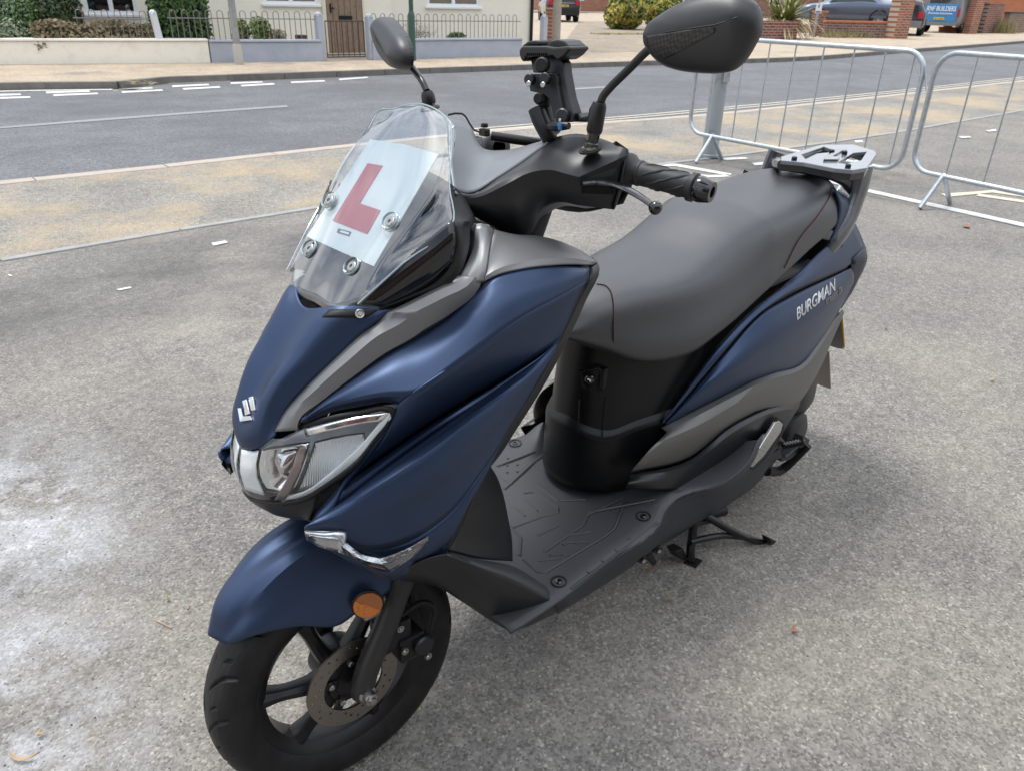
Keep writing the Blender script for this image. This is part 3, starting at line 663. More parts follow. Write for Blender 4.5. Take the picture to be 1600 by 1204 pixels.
stitch([(1206,470),(1210,452),(1225,419),(1247,376),(1276,340),(1290,318),(1297,303),(1298,292)])
# --- grab rail and rack
M['gloss2']=mat('gloss_dark_grey',(.085,.090,.10),.16,.2,.5,coat=.4)
rz=.915
def rp2(u,v): q=at(u,v,z=rz); return (q[0],q[1])
zr=lambda X,Y:(1160+X/6.02,200+Y/6.02)
RO=[zr(365,290),zr(530,240),zr(740,178),zr(1040,175),zr(1240,235),zr(1252,262),zr(1160,395),zr(1030,415),zr(860,400),zr(580,345),zr(365,325)]
O2=[rp2(*p) for p in RO]
h1=[rp2(*zr(*p)) for p in ((545,268),(762,192),(845,222),(818,250),(700,262),(590,315))]
h2=[rp2(*zr(*p)) for p in ((880,348),(1035,252),(1172,240),(1118,325),(965,362))]
h3=[rp2(*zr(*p)) for p in ((800,290),(915,240),(935,250),(840,302))]
rack=polyfill('luggage_rack',O2,[h1,h2],.007,mat('rack_plastic',(.24,.26,.29),.24,.5,coat=.3),S,((0,0,rz),(1,0,0),(0,1,0),(0,0,1)),bevel=.0015)
sb_=[rp2(*zr(*p)) for p in ((770,312),(900,232),(975,225),(968,248),(925,250),(835,305),(905,312),(890,335),(760,335))]
polyfill('rack_logo_bar',sb_,[],.010,M['gloss2'] if 'gloss2' in M else M['gloss'],rack,((0,0,rz+.004),(1,0,0),(0,1,0),(0,0,1)),bevel=.001)
O3=[(p[0],p[1]) for p in O2]; cx=sum(p[0] for p in O3)/len(O3); cy=sum(p[1] for p in O3)/len(O3)
O4=[((p[0]-cx)*.97+cx,(p[1]-cy)*.97+cy) for p in O3]
ri=[((p[0]-cx)*.80+cx,(p[1]-cy)*.80+cy) for p in O3]
polyfill('rack_underframe',O4,[ri],.014,M['gloss'],rack,((0,0,rz-.0115),(1,0,0),(0,1,0),(0,0,1)),bevel=.002)
for p in ((485,310),(838,243),(958,255),(990,382)):
    c=at(*zr(*p),z=rz+.004); V,Fc=lathegeo([(.0001,.010),(.0045,.010),(.0065,.008),(.0065,0)],c,(0,0,1),12); link('rack_bolt',V,Fc,M['dark'],rack)
GR=[(1350,262,.118),(1346,285,.124),(1339,310,.128),(1330,335,.131),(1318,358,.133),(1304,380,.133),(1290,402,.130)]
def grab(k):
    P=[p*np.array([1,k,1]) for p in pts(GR)]
    V,Fc=tube_geo(P,[.034,.031,.027,.026,.026,.022,.010],14,5,flat=(1.25,.60),up=(0,1,0)); link('grab_rail',V,Fc,M['gloss2'],S)
    P=[p*np.array([1,k,1]) for p in pts([(1222,258,.0),(1262,264,.04),(1300,272,.075),(1325,284,.100),(1336,300,.118)])]
    V,Fc=tube_geo(P,[.012,.013,.015,.017,.014],10,4,flat=(1,1.1)); link('rail_bridge',V,Fc,M['gloss2'],S)
grab(1); grab(-1)
V,Fc=boxgeo(at(1290,385,y=.11),(.10,.05,.06)); link('rail_mount',V,Fc,M['dark'],S,smooth=False,bevel=.004)
# --- rear: plate, flap, wheel, swingarm
P0=[at(*p) if len(p)>3 else at(p[0],p[1],y=.114) for p in ((1308,486),(1316,489),(1319.5,497),(1320.5,548),(1312,550))]
a=P0[1]; b2=P0[3]; dn=(b2-a); 
plv=[np.array([a[0],.114,a[2]]),np.array([a[0],-.114,a[2]]),np.array([b2[0],-.114,b2[2]]),np.array([b2[0],.114,b2[2]])]
nn=np.cross(plv[1]-plv[0],plv[3]-plv[0]); nn/=np.linalg.norm(nn)
if nn[0]>0: nn=-nn
def rounded(q,rr=.018):
    o=[]
    for i in range(4):
        p=q[i]; a_=q[i-1]-p; b_=q[(i+1)%4]-p; a_/=np.linalg.norm(a_); b_/=np.linalg.norm(b_)
        o+=[p+a_*rr,p+(a_+b_)*rr*.3,p+b_*rr]
    return o
V,Fc=prismgeo(rounded(plv),nn*.003); link('number_plate',V,Fc,M['yellowplate'],S,smooth=False)
ins=[p+( (sum(plv)/4)-p)*.035-nn*.0025 for p in plv]
V,Fc=prismgeo(rounded(ins),nn*.002); link('plate_backing',V,Fc,M['plateback'],S,smooth=False)
f0=at(1272,560,y=.10); f1=at(1303,604,y=.10); f2=at(1303,545,y=.10)
V,Fc=prismgeo([(f2[0]+.03,.10,f2[2]),(f1[0]+.02,.10,f1[2]),(f1[0]+.02,-.10,f1[2]),(f2[0]+.03,-.10,f2[2])],(.004,0,0)); link('rear_mudflap',V,Fc,M['tan'],S,smooth=False)
V,Fc=join([boxgeo((f2[0]+.08,.04,f2[2]+.03),(.12,.10,.08)),boxgeo((-1.62,0,.50),(.25,.10,.14))]); link('plate_bracket',V,Fc,M['dark'],S,smooth=False,bevel=.006)
# ================================================================== FRONT WHEEL, FORK, MUDGUARD (all turned with the bars)
WC=np.array([0.0,0,.224]); YA=(0,1,0)
half=[(.2240,0),(.2236,.010),(.2215,.020),(.2170,.030),(.2095,.038),(.2000,.0435),(.1880,.0455),(.1750,.0435),(.1640,.0385),(.1575,.0345),(.1530,.031)]
prof=half+[(.150,.0)]+[(r,-y) for r,y in reversed(half)]
ys_=sorted(set([round(v,5) for v in np.linspace(0,.0415,26)])); hr=[h[0] for h in half[:6]]; hy=[h[1] for h in half[:6]]
tread=[(float(spline([[r_] for r_ in hr],1)[0][0]) if y_==0 else float(np.interp(y_,hy,hr)),y_) for y_ in ys_]
sm=[r for r,_ in tread]; sm=[sm[0]]+[(sm[i-1]+2*sm[i]+sm[i+1])/4 for i in range(1,len(sm)-1)]+[sm[-1]]; tread=[(r,y_) for r,(_,y_) in zip(sm,tread)]
half2=tread+[h for h in half if h[1]>.0416 or h[0]<.205]
profT=[(r,-y_) for r,y_ in reversed(half2[1:])]+half2; NS=1000; V=[];Fc=[]
for (r,y_) in profT:
    an=np.arange(NS)*2*math.pi/NS; rr_=np.full(NS,r); t_=abs(y_)/.040; sg=1 if y_>=0 else -1
    if r>.2035:
        per=2*math.pi/17; of=0 if sg>0 else per/2
        def dip(c,wd,dep):
            d=(an-c+per/2)%per-per/2; return dep*np.clip(1.35-np.abs(d)/wd,0,1)
        if .06<t_<1.02: rr_=rr_-dip(of+np.interp(t_,[.06,.3,.62,1.0],[-.03,.05,.13,.175]),.0195,.0050)*min(1,(t_-.06)/.12)
        if .34<t_<.72: rr_=rr_-dip(of+per/2+np.interp(t_,[.34,.5,.72],[.03,.07,.09]),.015,.0042)*min(1,(t_-.34)/.1,(.72-t_)/.1)
    for k in range(NS): V.append((rr_[k]*math.cos(an[k]),y_,WC[2]+rr_[k]*math.sin(an[k])))
for i in range(len(profT)-1):
    for k in range(NS): Fc.append((i*NS+k,i*NS+(k+1)%NS,(i+1)*NS+(k+1)%NS,(i+1)*NS+k))

VT,FT=V,Fc
# wheel assembly is one part with its tyre, rim and disc as sub-parts
V2,F2=lathegeo([(.010,.050),(.036,.046),(.042,.030),(.042,-.030),(.030,-.046),(.010,-.050)],WC,YA,32)
wheel=link('front_wheel',V2,F2,M['rim'],S,xf=steer)
tyre=link('tyre',VT,FT,M['rubber'],wheel,xf=steer,sharp=45)
rimp=[(.1560,.0345),(.1590,.0325),(.1570,.0285),(.1500,.0260),(.1440,.0200),(.1420,.0),(.1440,-.020),(.150,-.026),(.157,-.0285),(.159,-.0325),(.156,-.0345),(.148,-.030),(.1375,-.020),(.1355,0),(.1375,.020),(.148,.030)]
V,Fc=lathegeo(rimp,WC,YA,96,closed=True); link('rim',V,Fc,M['rim'],wheel,xf=steer)
def radial(a,r,y): return WC+np.array([r*math.cos(a),y,r*math.sin(a)])
g=[]
for k in range(6):
    a=math.radians(3+61*k)
    P=[radial(a-.10,.030,.014),radial(a-.08,.060,.014),radial(a,.100,.010),radial(a+.05,.141,.004)]
    g.append(tube_geo(P,[.026,.020,.0165,.024],10,4,flat=(.75,.95),up=(0,1,0)))
for k,s in enumerate(g): link('spoke',s[0],s[1],M['rim'],wheel,xf=steer)
q_=WC+np.array([-.205*math.cos(.9),.0438,-.205*math.sin(.9)]); V,Fc=lathegeo([(.0001,.0012),(.0022,.0012),(.0024,0)],q_,YA,10); link('tyre_mark',V,Fc,M['yellowplate'],wheel,xf=steer)
# brake disc
def ringpts(r,n,a0=0): return [(r*math.cos(a0+2*math.pi*i/n),r*math.sin(a0+2*math.pi*i/n)) for i in range(n)]
holes=[ringpts(.054,60)]
for k in range(36):
    a=2*math.pi*k/36; r=[.0755,.0685,.0615][k%3]; cx,cy=r*math.cos(a),r*math.sin(a); holes.append([(cx+.0024*math.cos(q),cy+.0024*math.sin(q)) for q in np.linspace(0,2*math.pi,9)[:-1]])
DB=(WC+np.array([0,.056,0]),(1,0,0),(0,0,1),(0,1,0))
polyfill('brake_disc',ringpts(.0835,96),holes,.0038,M['disc'],wheel,DB,xf=steer)
hub=[]
for k in range(5):
    a=2*math.pi*k/5+.3
    hub.append(prismgeo([radial(a-.32,.028,.048),radial(a-.13,.056,.048),radial(a+.13,.056,.048),radial(a+.32,.028,.048)],(0,.006,0)))
    c=radial(a,.040,.054); V,Fc=lathegeo([(.0001,.006),(.0035,.006),(.0055,.0045),(.006,0)],c,YA,10); link('disc_bolt',V,Fc,M['steel'],wheel,xf=steer)
hub.append(lathegeo([(.0001,.052),(.041,.050),(.044,.044),(.0001,.044)],WC,YA,28)); hub.append(lathegeo([(.0001,.054),(.030,.054),(.030,.046),(.0001,.046)],WC,YA,24)); V,Fc=join(hub); link('disc_carrier',V,Fc,M['rim'],wheel,smooth=False,xf=steer)
# fork
for s in (1,-1):
    P=[(-.004,s*.078,.215),(-.006,s*.080,.232),(-.060,s*.082,.34),(-.165,s*.082,.55)]
    fk=tube('fork_leg',P,[.022,.0235,.0235,.0225],mat('fork_black',(.016,.016,.017),.42) if s>0 else M['plastic'],S,seg=16,n=5,flat=(1,.85),xf=steer)
    V,Fc=lathegeo([(.0001,.018),(.006,.018),(.007,.012),(.0105,.012),(.0115,.008),(.0115,.0),(.015,-.002),(.015,-.01)],(-.004,s*.100,.226),(0,s,0),18); link('axle_nut',V,Fc,M['steel'],fk,xf=steer)
# caliper, bracket, hose
cp=[]
for c,s_ in (((-.075,.062,.295),(.060,.042,.055)),((-.100,.066,.262),(.050,.046,.05)),((-.062,.066,.330),(.030,.03,.04))):
    cp.append(boxgeo(c,s_))
V,Fc=join(cp); cal=link('brake_caliper',V,Fc,M['rim'],S,smooth=False,bevel=.006,xf=steer)
V,Fc=lathegeo([(.0001,.012),(.016,.012),(.019,.008),(.019,-.01)],(-.118,.088,.262),YA,20); link('caliper_piston',V,Fc,M['plastic'],cal,xf=steer)
for c in ((-.078,.088,.318),(-.082,.090,.268),(-.125,.092,.232)):
    V,Fc=lathegeo([(.0001,.006),(.0035,.006),(.0045,.004),(.0065,.004),(.007,0)],c,YA,12); link('caliper_bolt',V,Fc,M['steel'],cal,xf=steer)
tube('brake_hose',[(-.085,.085,.34),(-.120,.092,.352),(-.145,.09,.325),(-.135,.09,.285)],.0048,M['dark'],cal,seg=8,xf=steer)
V,Fc=boxgeo((-.098,.075,.392),(.030,.004,.018)); link('hose_clip',V,Fc,mat('zinc',(.42,.41,.36),.4,.7),cal,smooth=False,xf=steer)
tube('wheel_cable',[(-.06,.072,.33),(-.055,.06,.38),(-.09,.06,.44),(-.13,.06,.50)],.004,M['dark'],cal,seg=8,xf=steer)
# mudguard
cre=[(348,1004,.027),(376,966,.038),(406,927,.044),(448,886,.047),(497,853,.048),(548,829,.048),(605,812,.048)]
low=[(364,1005,.038),(396,993,.055),(466,978,.068),(532,975,.076),(556,958,.083),(599,931,.087),(640,905,.088)]
ang=[43,52,64,76,90,106,124]; cen=[(.281*math.cos(math.radians(a)),0,.224+.281*math.sin(math.radians(a))) for a in ang]
cen[0]=tuple(at(325,991,y=0,st=1))
mg=[]
for i in range(7):
    c,l_=pts([cre[i]],1)[0],pts([low[i]],1)[0]; ce=np.array(cen[i])
    h=ce*.5+c*.5+np.array([0,0,0]); rad=h-WC; rad[1]=0; h=h+rad/np.linalg.norm(rad)*.006*(1 if i else .3)
    m1=c*.62+l_*.38+np.array([0,.007 if i else .001,0]); m2=c*.28+l_*.72+np.array([0,.006 if i else .001,0])
    mg.append([tuple(ce),tuple(h),tuple(c),tuple(m1),tuple(m2),tuple(l_)])
mud=patch('front_mudguard',mg,M['blue'],S,6,5,scn=(2,),out=(.6,0,1),sym=True,st=1,solid=.003)
rc=at(574.5,943,y=.098,st=1); rn=np.array([.35,1,.05]); rn/=np.linalg.norm(rn)
V,Fc=lathegeo([(.0001,-.004),(.0245,-.004),(.0255,.001),(.0235,.003)],rc,rn,36); rb=link('side_reflector',V,Fc,M['dark'],S,xf=steer)
eu=np.cross(rn,(0,0,1)); eu/=np.linalg.norm(eu); ev=np.cross(eu,rn)
def halfdisc(a0,a1,m):
    P=[rc+rn*.002+.0228*(eu*math.cos(a)+ev*math.sin(a)) for a in np.linspace(a0,a1,20)]; V,Fc=prismgeo(P,rn*.0025); link('reflector_face',V,Fc,m,rb,smooth=False,xf=steer,bevel=.0008)
# split runs diagonally
sgn=1 if eu@np.array([-1,0,0])>0 else -1
halfdisc(math.radians(35),math.radians(215),M['amber2']); halfdisc(math.radians(215),math.radians(395),M['amber'])
V,Fc=boxgeo((-.045,.070,.375),(.05,.03,.03)); link('reflector_bracket',V,Fc,mat('bracket_grey',(.32,.31,.30),.4,.5),rb,smooth=False,bevel=.004,xf=steer)

# ================================================================== HANDLEBAR
top=[ [(702,184,-.045),(703,230,.015),(706,270,.05),(709,296,.076)],
      [(735,198,-.055),(728,240,.005),(728,280,.05),(732,301,.075)],
      [(755,232,-.050),(764,246,-.005),(770,262,.04),(776,277,.072)],
      [(786,235,-.035),(800,237,-.005),(808,243,.03),(816,251,.061)],
      [(842,222,-.015),(848,220,.005),(857,217,.022),(866,214,.038)]]
patch('instrument_hood',top,M['greydash'],S,5,5,out=(.3,0,1),st=1,solid=.004)
hb=[ [(711,298,.078),(735,304,.077),(777,279,.073),(817,253,.062),(867,215,.040),(900,209,.075),(940,217,.120),(981,233,.172)],
     [(711,304,.081),(742,304,.086),(784,282,.088),(825,258,.085),(866,240,.085),(895,240,.108),(930,238,.138),(981,239,.175)],
     [(711,312,.081),(748,308,.090),(790,289,.096),(828,270,.104),(862,266,.117),(885,272,.129),(904,277,.139),(980,243,.177)],
     [(711,318,.080),(752,322,.088),(797,310,.097),(828,300,.098),(858,294,.110),(882,301,.122),(905,303,.135),(966,300,.172)],
     [(713,324,.075),(757,346,.065),(804,367,.050),(828,368,.045),(848,325,.080),(872,316,.104),(904,321,.126),(960,328,.166)],
     [(718,326,.05),(762,350,.03),(808,369,.01),(834,362,.01),(862,330,.05),(885,322,.08),(915,326,.10),(962,322,.140)]]
hbo=patch('handlebar_cover',hb,M['plastic'],S,5,4,sr=(2,4),scn=(6,),out=(.6,.5,.6),st=1,solid=.003,sharp=30)
patch('bar_end_wall',[[(981,234,.172),(981,240,.175),(980,246,.177),(968,300,.175),(960,328,.168)],[(984,240,.150),(985,246,.150),(984,252,.150),(972,300,.15),(962,324,.150)]],M['plastic'],S,2,3,out=(-.2,1,0),st=1)
# far half of the cover
hr=[[( -.38,-.01,1.025),(-.41,-.08,1.020),(-.44,-.15,1.015)],[(-.36,-.02,1.00),(-.39,-.09,1.0),(-.42,-.15,1.0)],[(-.37,-.02,.97),(-.40,-.09,.98),(-.43,-.15,.985)],[(-.43,0,.93),(-.46,-.09,.96),(-.47,-.15,.975)]]
patch('handlebar_cover',hr,M['plastic'],S,4,4,out=(1,-.2,.2),st=1)
hc=[[(-.47,.16,1.045),(-.48,.05,1.03),(-.47,-.05,1.015),(-.46,-.15,1.01)],[(-.50,.16,1.01),(-.51,.05,1.0),(-.51,-.05,1.0),(-.50,-.15,1.0)],[(-.49,.15,.97),(-.49,.05,.94),(-.49,-.05,.94),(-.49,-.15,.97)]]
patch('rear_bar_cover',hc,M['plastic'],S,4,4,out=(-1,0,.2),st=1)
tube('steering_stem',[(-.345,0,.80),(-.43,0,.98)],.045,M['dark'],S,seg=16,xf=steer,smoothpath=False)
HB=bvh(hbo)
rows_=[[onto(HB,u0+(u1-u0)*t,v0+(v1-v0)*t,lift=.0008) for t in np.linspace(0,1,7)] for (u0,v0,u1,v1) in ((909,281,962,262),(909,290,962,276),(908,302,959,304))]
rows_=[[x[0] for x in r if x is not None] for r in rows_]; k_=min(len(r) for r in rows_)
if k_>1: V,Fc=gridmesh([r[:k_] for r in rows_]); link('lever_recess_shade',V,Fc,mat('recess_shade_black',(.002,.002,.002),.8),S,out=(1,1,0),solid=.0005)  # thin black overlay on the cover; its colour stands for the recess shade
V,Fc=prismgeo(pts([(955,232,.13),(975,236,.15),(984,250,.15),(981,240,.165),(962,227,.15)],1),(0,0,.006)); link('switch_rocker',V,Fc,M['dark'],S,smooth=False,xf=steer)
def grip(s):
    A=at(980,266,y=.160,st=1); B=at(1089,294.5,y=.270,st=1)
    if s<0: A,B=A*[1,-1,1],B*[1,-1,1]
    ax=(B-A)/np.linalg.norm(B-A); Lg=np.linalg.norm(B-A)
    prof=[(.012,-.01),(.0235,-.004),(.0255,.000),(.0245,.006),(.0195,.012),(.0178,.018),(.0190,.020),(.0190,.023),(.0176,.025),(.0168,.05),(.0172,.09),(.0166,.125),(.0172,Lg-.012),(.0205,Lg-.010),(.0205,Lg-.003),(.016,Lg)]
    V,Fc=lathegeo(prof,A,ax,28); g_=link('grip',V,Fc,mat('grip_rubber',(.019,.019,.020),.55,bump=(900,.0002)),S,xf=steer)
    e1=np.cross(ax,(0,0,1)); e1/=np.linalg.norm(e1); e2=np.cross(e1,ax)
    for k in range(4):
        for a in range(6):
            a0=a*math.pi/3+k*.5; P=[]
            for t in np.linspace(0,1,6):
                an=a0+t*.8*s; P.append(A+ax*(Lg*(.26+k*.145+t*.19))+(.0168)*(e1*math.cos(an)+e2*math.sin(an)))
            V,Fc=tube_geo(P,[.0005,.0016,.0021,.0021,.0016,.0005],6,2); link('grip_rib',V,Fc,g_.data.materials[0],g_,xf=steer)
    C_=B; V,Fc=lathegeo([(.010,-.003),(.0175,-.001),(.0188,.002),(.0188,.008),(.0155,.022),(.0145,.024),(.008,.024),(.007,.018),(.0001,.018)],C_,ax,28); link('bar_end',V,Fc,M['gloss'],S,xf=steer)
grip(1); grip(-1)
LV=[(908,286,.142),(930,284,.152),(955,288,.175),(985,299,.222),(1008,313,.258),(1020,322,.276)]
P=pts(LV,1)
for s in (1,-1):
    Q=[p*np.array([1,s,1]) for p in P]
    V,Fc=tube_geo(Q,[.0085,.0095,.0085,.0070,.0056,.0050],12,5,flat=(1.15,.62)); lv=link('brake_lever',V,Fc,M['gloss'],S,xf=steer)
    c=at(1024,325,y=.281,st=1)*np.array([1,s,1]); V,Fc=lathegeo([(.0001,-.0095)]+[(.0095*math.cos(a),.0095*math.sin(a)) for a in np.linspace(-1.3,1.3,9)]+[(.0001,.0095)],c,(0,0,1),16); link('lever_ball',V,Fc,M['gloss'],lv,xf=steer)
# mirrors
CK=mat('carbon_pattern',(.012,.012,.013),.35)
t=CK.node_tree; tcn=N(t,'ShaderNodeTexCoord'); mpn=N(t,'ShaderNodeMapping'); mpn.inputs['Rotation'].default_value=(0,0,0); ck=N(t,'ShaderNodeTexChecker'); ck.inputs['Scale'].default_value=260; ck.inputs[1].default_value=(.030,.030,.032,1); ck.inputs[2].default_value=(.007,.007,.008,1)
mpn.inputs['Rotation'].default_value=(.5,.0,.2)
t.links.new(tcn.outputs['Object'],mpn.inputs[0]); t.links.new(mpn.outputs[0],ck.inputs[0]); t.links.new(ck.outputs[0],t.nodes['Principled BSDF'].inputs['Base Color'])
M['mirrorshell']=mat('mirror_shell',(.021,.022,.024),.42,0,.5,bump=(1500,.00005))
def mirror(outline,P0,n,cc,bulge,rod,boot,base,k,ridge_=None):
    n=np.array(n,float); n/=np.linalg.norm(n); P0=np.array(P0,float)
    ring=[at(u,v,pl=(P0,n),st=1) for u,v in outline]; ring=spline(ring+[ring[0]],3)[:-1]; c=at(*cc,pl=(P0,n),st=1)
    V=[];Fc=[];m_=len(ring); lv=[(1.0,0),(.985,.18),(.94,.42),(.82,.70),(.62,.88),(.36,.97)] if not ridge_ else [(1,0),(.985,.2),(.93,.42),(.80,.62),(.6,.78),(.36,.91),(.12,.99),(.02,1.0)]
    for sc_,h in lv:
        for p in ring:
            q=c
            if ridge_: 
                ra,rb_=[at(*e,pl=(P0,n),st=1) for e in ridge_]; dd=rb_-ra; q=ra+dd*min(1,max(0,((p-ra)@dd)/(dd@dd)))
            V.append(q+(p-q)*sc_+n*bulge*h)
    V.append(c+n*bulge)
    for i in range(len(lv)-1):
        for j in range(m_): Fc.append((i*m_+j,i*m_+(j+1)%m_,(i+1)*m_+(j+1)%m_,(i+1)*m_+j))
    b_=(len(lv)-1)*m_
    for j in range(m_): Fc.append((b_+j,b_+(j+1)%m_,b_+m_))
    # split line: the upper shell is folded back a little (crease)
    sh=link('mirror_housing',V,Fc,M['mirrorshell'],S,out=tuple(n),xf=steer,sharp=40)
    G=[c+(p-c)*.985-n*.003 for p in ring]; V2,F2=prismgeo(G,n*.003); link('mirror_glass',V2,F2,M['chrome'],sh,smooth=False,xf=steer)
    V2,F2=prismgeo([c+(p-c)*1.0-n*.006 for p in ring],n*.006); link('mirror_rim',V2,F2,M['plastic'],sh,smooth=False,xf=steer)
    V2,F2=tube_geo(pts(rod,1),[.0058]*len(rod),12,5); link('mirror_stem',V2,F2,M['gloss3'],sh,xf=steer)
    a,b2=pts(boot,1); ax=b2-a; h=np.linalg.norm(ax)
    V2,F2=lathegeo([(.0001,0),(.0105,0),(.0118,.004),(.0112,h-.006),(.0090,h),(.0055,h)],a,ax,20); link('stem_boot',V2,F2,M['plastic'],sh,xf=steer)
    a,b2=pts(base,1); ax=b2-a; h=np.linalg.norm(ax)
    V2,F2=lathegeo([(.0130,-.001),(.0130,.001),(.0098,.001),(.0098,h*.35),(.0088,h*.4),(.0095,h)],a,ax,8); link('stem_adapter',V2,F2,M['gloss'],sh,smooth=False,xf=steer)
    a_=a; V2,F2=lathegeo([(.0165,-.001),(.0165,.0012),(.011,.0012),(.011,-.001)],a_,(0.25,0,1),24,closed=True); link('stem_collar',V2,F2,M['dark'],sh,xf=steer)
    V2,F2=lathegeo([(.0001,.006),(.0105,.006),(.0105,0)],a_-np.array([0,0,.001]),(0.1,0,1),20); link('stem_nut',V2,F2,M['steel'],sh,xf=steer)
    return sh,n
M['gloss3']=mat('satin_black_metal',(.012,.012,.013),.25,.2)
mo=[(1006,55),(1013,40),(1032,25),(1058,9),(1088,-3),(1125,-10),(1162,-7),(1184,8),(1190,28),(1189,48),(1178,72),(1163,95),(1148,108),(1125,114),(1090,114),(1058,110),(1032,100),(1016,84),(1007,68)]
mL_,nL=mirror(mo,(-.45,.32,1.2),(.93,.30,.12),(1095,45),.030,[(1020,72,.222),(1012,79,.216),(982,109,.189),(952,139,.162),(943,150,.155),(939,160,.152),(937,170,.149)],[(928,208,.146),(937,160,.152)],[(922,235,.142),(929,204,.147)],1,((1085,46),(1150,30)))
ML_B=bvh(mL_)
def onto2(u,v,lift=.001):
    o=Vector(ML.T@CAM); d=Vector(ML.T@wray(u,v)).normalized(); h,nr,i,t_=ML_B.ray_cast(o,d)
    if h is None: return None
    if nr.dot(d)>0: nr=-nr
    return np.array(h+nr*lift)
def cpatch(name,R,m,parent,lift):
    G=dense([[np.array([u,v,0.]) for u,v in r] for r in R],6,10); G=[[onto2(p[0],p[1],lift) for p in r] for r in G]
    if any(p is None for r in G for p in r): return
    V,Fc=gridmesh(G); return link(name,V,Fc,m,parent,solid=.001,out=(1,.5,.2))
cpatch('carbon_panel',[[(1010,57),(1045,52),(1080,47),(1117,42)],[(1012,70),(1042,64),(1080,55),(1118,48)],[(1020,84),(1042,79),(1075,64),(1117,50)],[(1038,92),(1052,86),(1080,71),(1116,52)]],CK,mL_,.0006)
g=[onto2(*p,lift=.0004) for p in [(1007,57),(1045,50),(1085,44),(1118,39),(1150,28),(1184,10)]]
g=[p for p in g if p is not None]
tube('shell_seam',g,.0007,M['dark'],mL_,seg=5,smoothpath=False)
mr=[(597,35),(604,27),(612,30),(626,46),(637,64),(641,82),(641,98),(637,107),(626,109),(614,103),(603,88),(596,68),(593,50)]
mR_,nR=mirror(mr,(-.37,-.30,1.19),(.96,-.28,.10),(613,66),.030,[(626,84,-.262),(634,93,-.25),(648,112,-.22),(660,128,-.19),(667,143,-.174)],[(671,163,-.170),(667,143,-.174)],[(672,170,-.168),(671,162,-.170)],-1,((606,45),(630,88)))
# ------------------------------------------------------------------ phone mount on its bar
xq=-.43
def slab(name,P,x,th,m,parent,bev=.002,lean=0):
    q=[at(u,v,x=x) for u,v in P]; c=sum(q)/len(q); q=[p+np.array([(p[2]-c[2])*lean,0,0]) for p in q]
    V,Fc=prismgeo(q,(-th,0,0)); return link(name,V,Fc,m,parent,smooth=False,bevel=bev)
zp=lambda X,Y:(800+X/6.686,50+Y/6.686)
pb=slab('phone_mount',[zp(140,270),zp(430,250),zp(500,330),zp(530,440),zp(620,690),zp(700,850),zp(680,940),zp(600,930),zp(420,620),zp(430,440),zp(200,430)],xq,.018,M['plastic'],S,.002,-.3)
slab('clamp_head',[zp(70,190),zp(100,150),zp(350,150),zp(430,165),zp(590,150),zp(608,185),zp(545,255),zp(470,305),zp(430,260),zp(140,262),zp(125,315),zp(95,305),zp(75,250)],xq+.004,.045,PL,pb,.003)
slab('clamp_head',[zp(350,140),zp(400,95),zp(470,80),zp(540,95),zp(590,140),zp(608,180),zp(590,190),zp(430,200)],xq-.010,.04,PL,pb,.004)
slab('clamp_pad',[zp(90,152),zp(160,100),zp(230,90),zp(290,100),zp(290,150)],xq-.010,.03,M['dark'],pb,.003)
for k in range(10): slab('clamp_tooth',[zp(145+k*21,222),zp(157+k*21,222),zp(153+k*21,250),zp(149+k*21,250)],xq+.0065,.004,M['dark'],pb,0)
slab('clamp_foot',[zp(600,870),zp(690,850),zp(720,890),zp(790,870),zp(800,790),zp(850,740),zp(850,830),zp(800,945),zp(620,945)],xq+.002,.03,PL,pb,.003)
slab('joint_plate',[zp(155,445),zp(420,440),zp(450,490),zp(460,560),zp(560,830),zp(600,900),zp(480,900),zp(400,700),zp(330,650),zp(190,620),zp(155,520)],xq+.010,.008,M['dark'],pb,.001,-.3)
def knob(u,v,x,r,h,m,ax=(1,.35,.15)):
    c=at(u,v,x=x); V,Fc=lathegeo([(.0001,h),(r*.8,h),(r,h*.8),(r,0),(.0001,0)],c,ax,18); return link('mount_knob',V,Fc,m,pb)
kx=lambda X,Y,x,r,h,m:knob(*zp(X,Y),x,r,h,m)
kx(200,500,xq+.012,.0085,.010,M['plastic']);kx(180,545,xq+.024,.0042,.004,M['steel']);kx(360,490,xq+.012,.0085,.010,M['plastic']);kx(330,555,xq+.022,.0040,.004,M['steel']);kx(540,880,xq+.012,.011,.010,M['plastic']);kx(505,925,xq+.024,.0025,.003,M['steel'])
kx(330,350,xq+.008,.011,.010,M['dark']); kx(290,700,xq+.006,.008,.008,M['dark'])
tube('ball_arm',[at(*zp(255,800),x=xq+.004),at(*zp(290,900),x=xq+.004),at(*zp(380,1090),x=xq),at(*zp(420,1180),x=xq-.01)],[.0135,.0135,.0125,.012],PL,pb,seg=14)
tube('ball_arm',[at(*zp(320,790),x=xq-.01),at(*zp(350,900),x=xq-.01),at(*zp(430,1080),x=xq-.012)],[.0155,.015,.013],PL,pb,seg=14)
tube('ball_joint',[at(*zp(340,640),x=xq-.004),at(*zp(330,760),x=xq-.004)],[.010,.012],M['dark'],pb,seg=12)
tube('clamp_lever',[at(*zp(395,985),x=xq+.016),at(*zp(460,980),x=xq+.018),at(*zp(595,985),x=xq+.018)],[.006,.0085,.005],PL,pb,seg=10)
slab('blue_insert',[zp(465,960),zp(510,960),zp(510,1030),zp(480,1030)],xq+.028,.004,M['bluebit'],pb,.001)
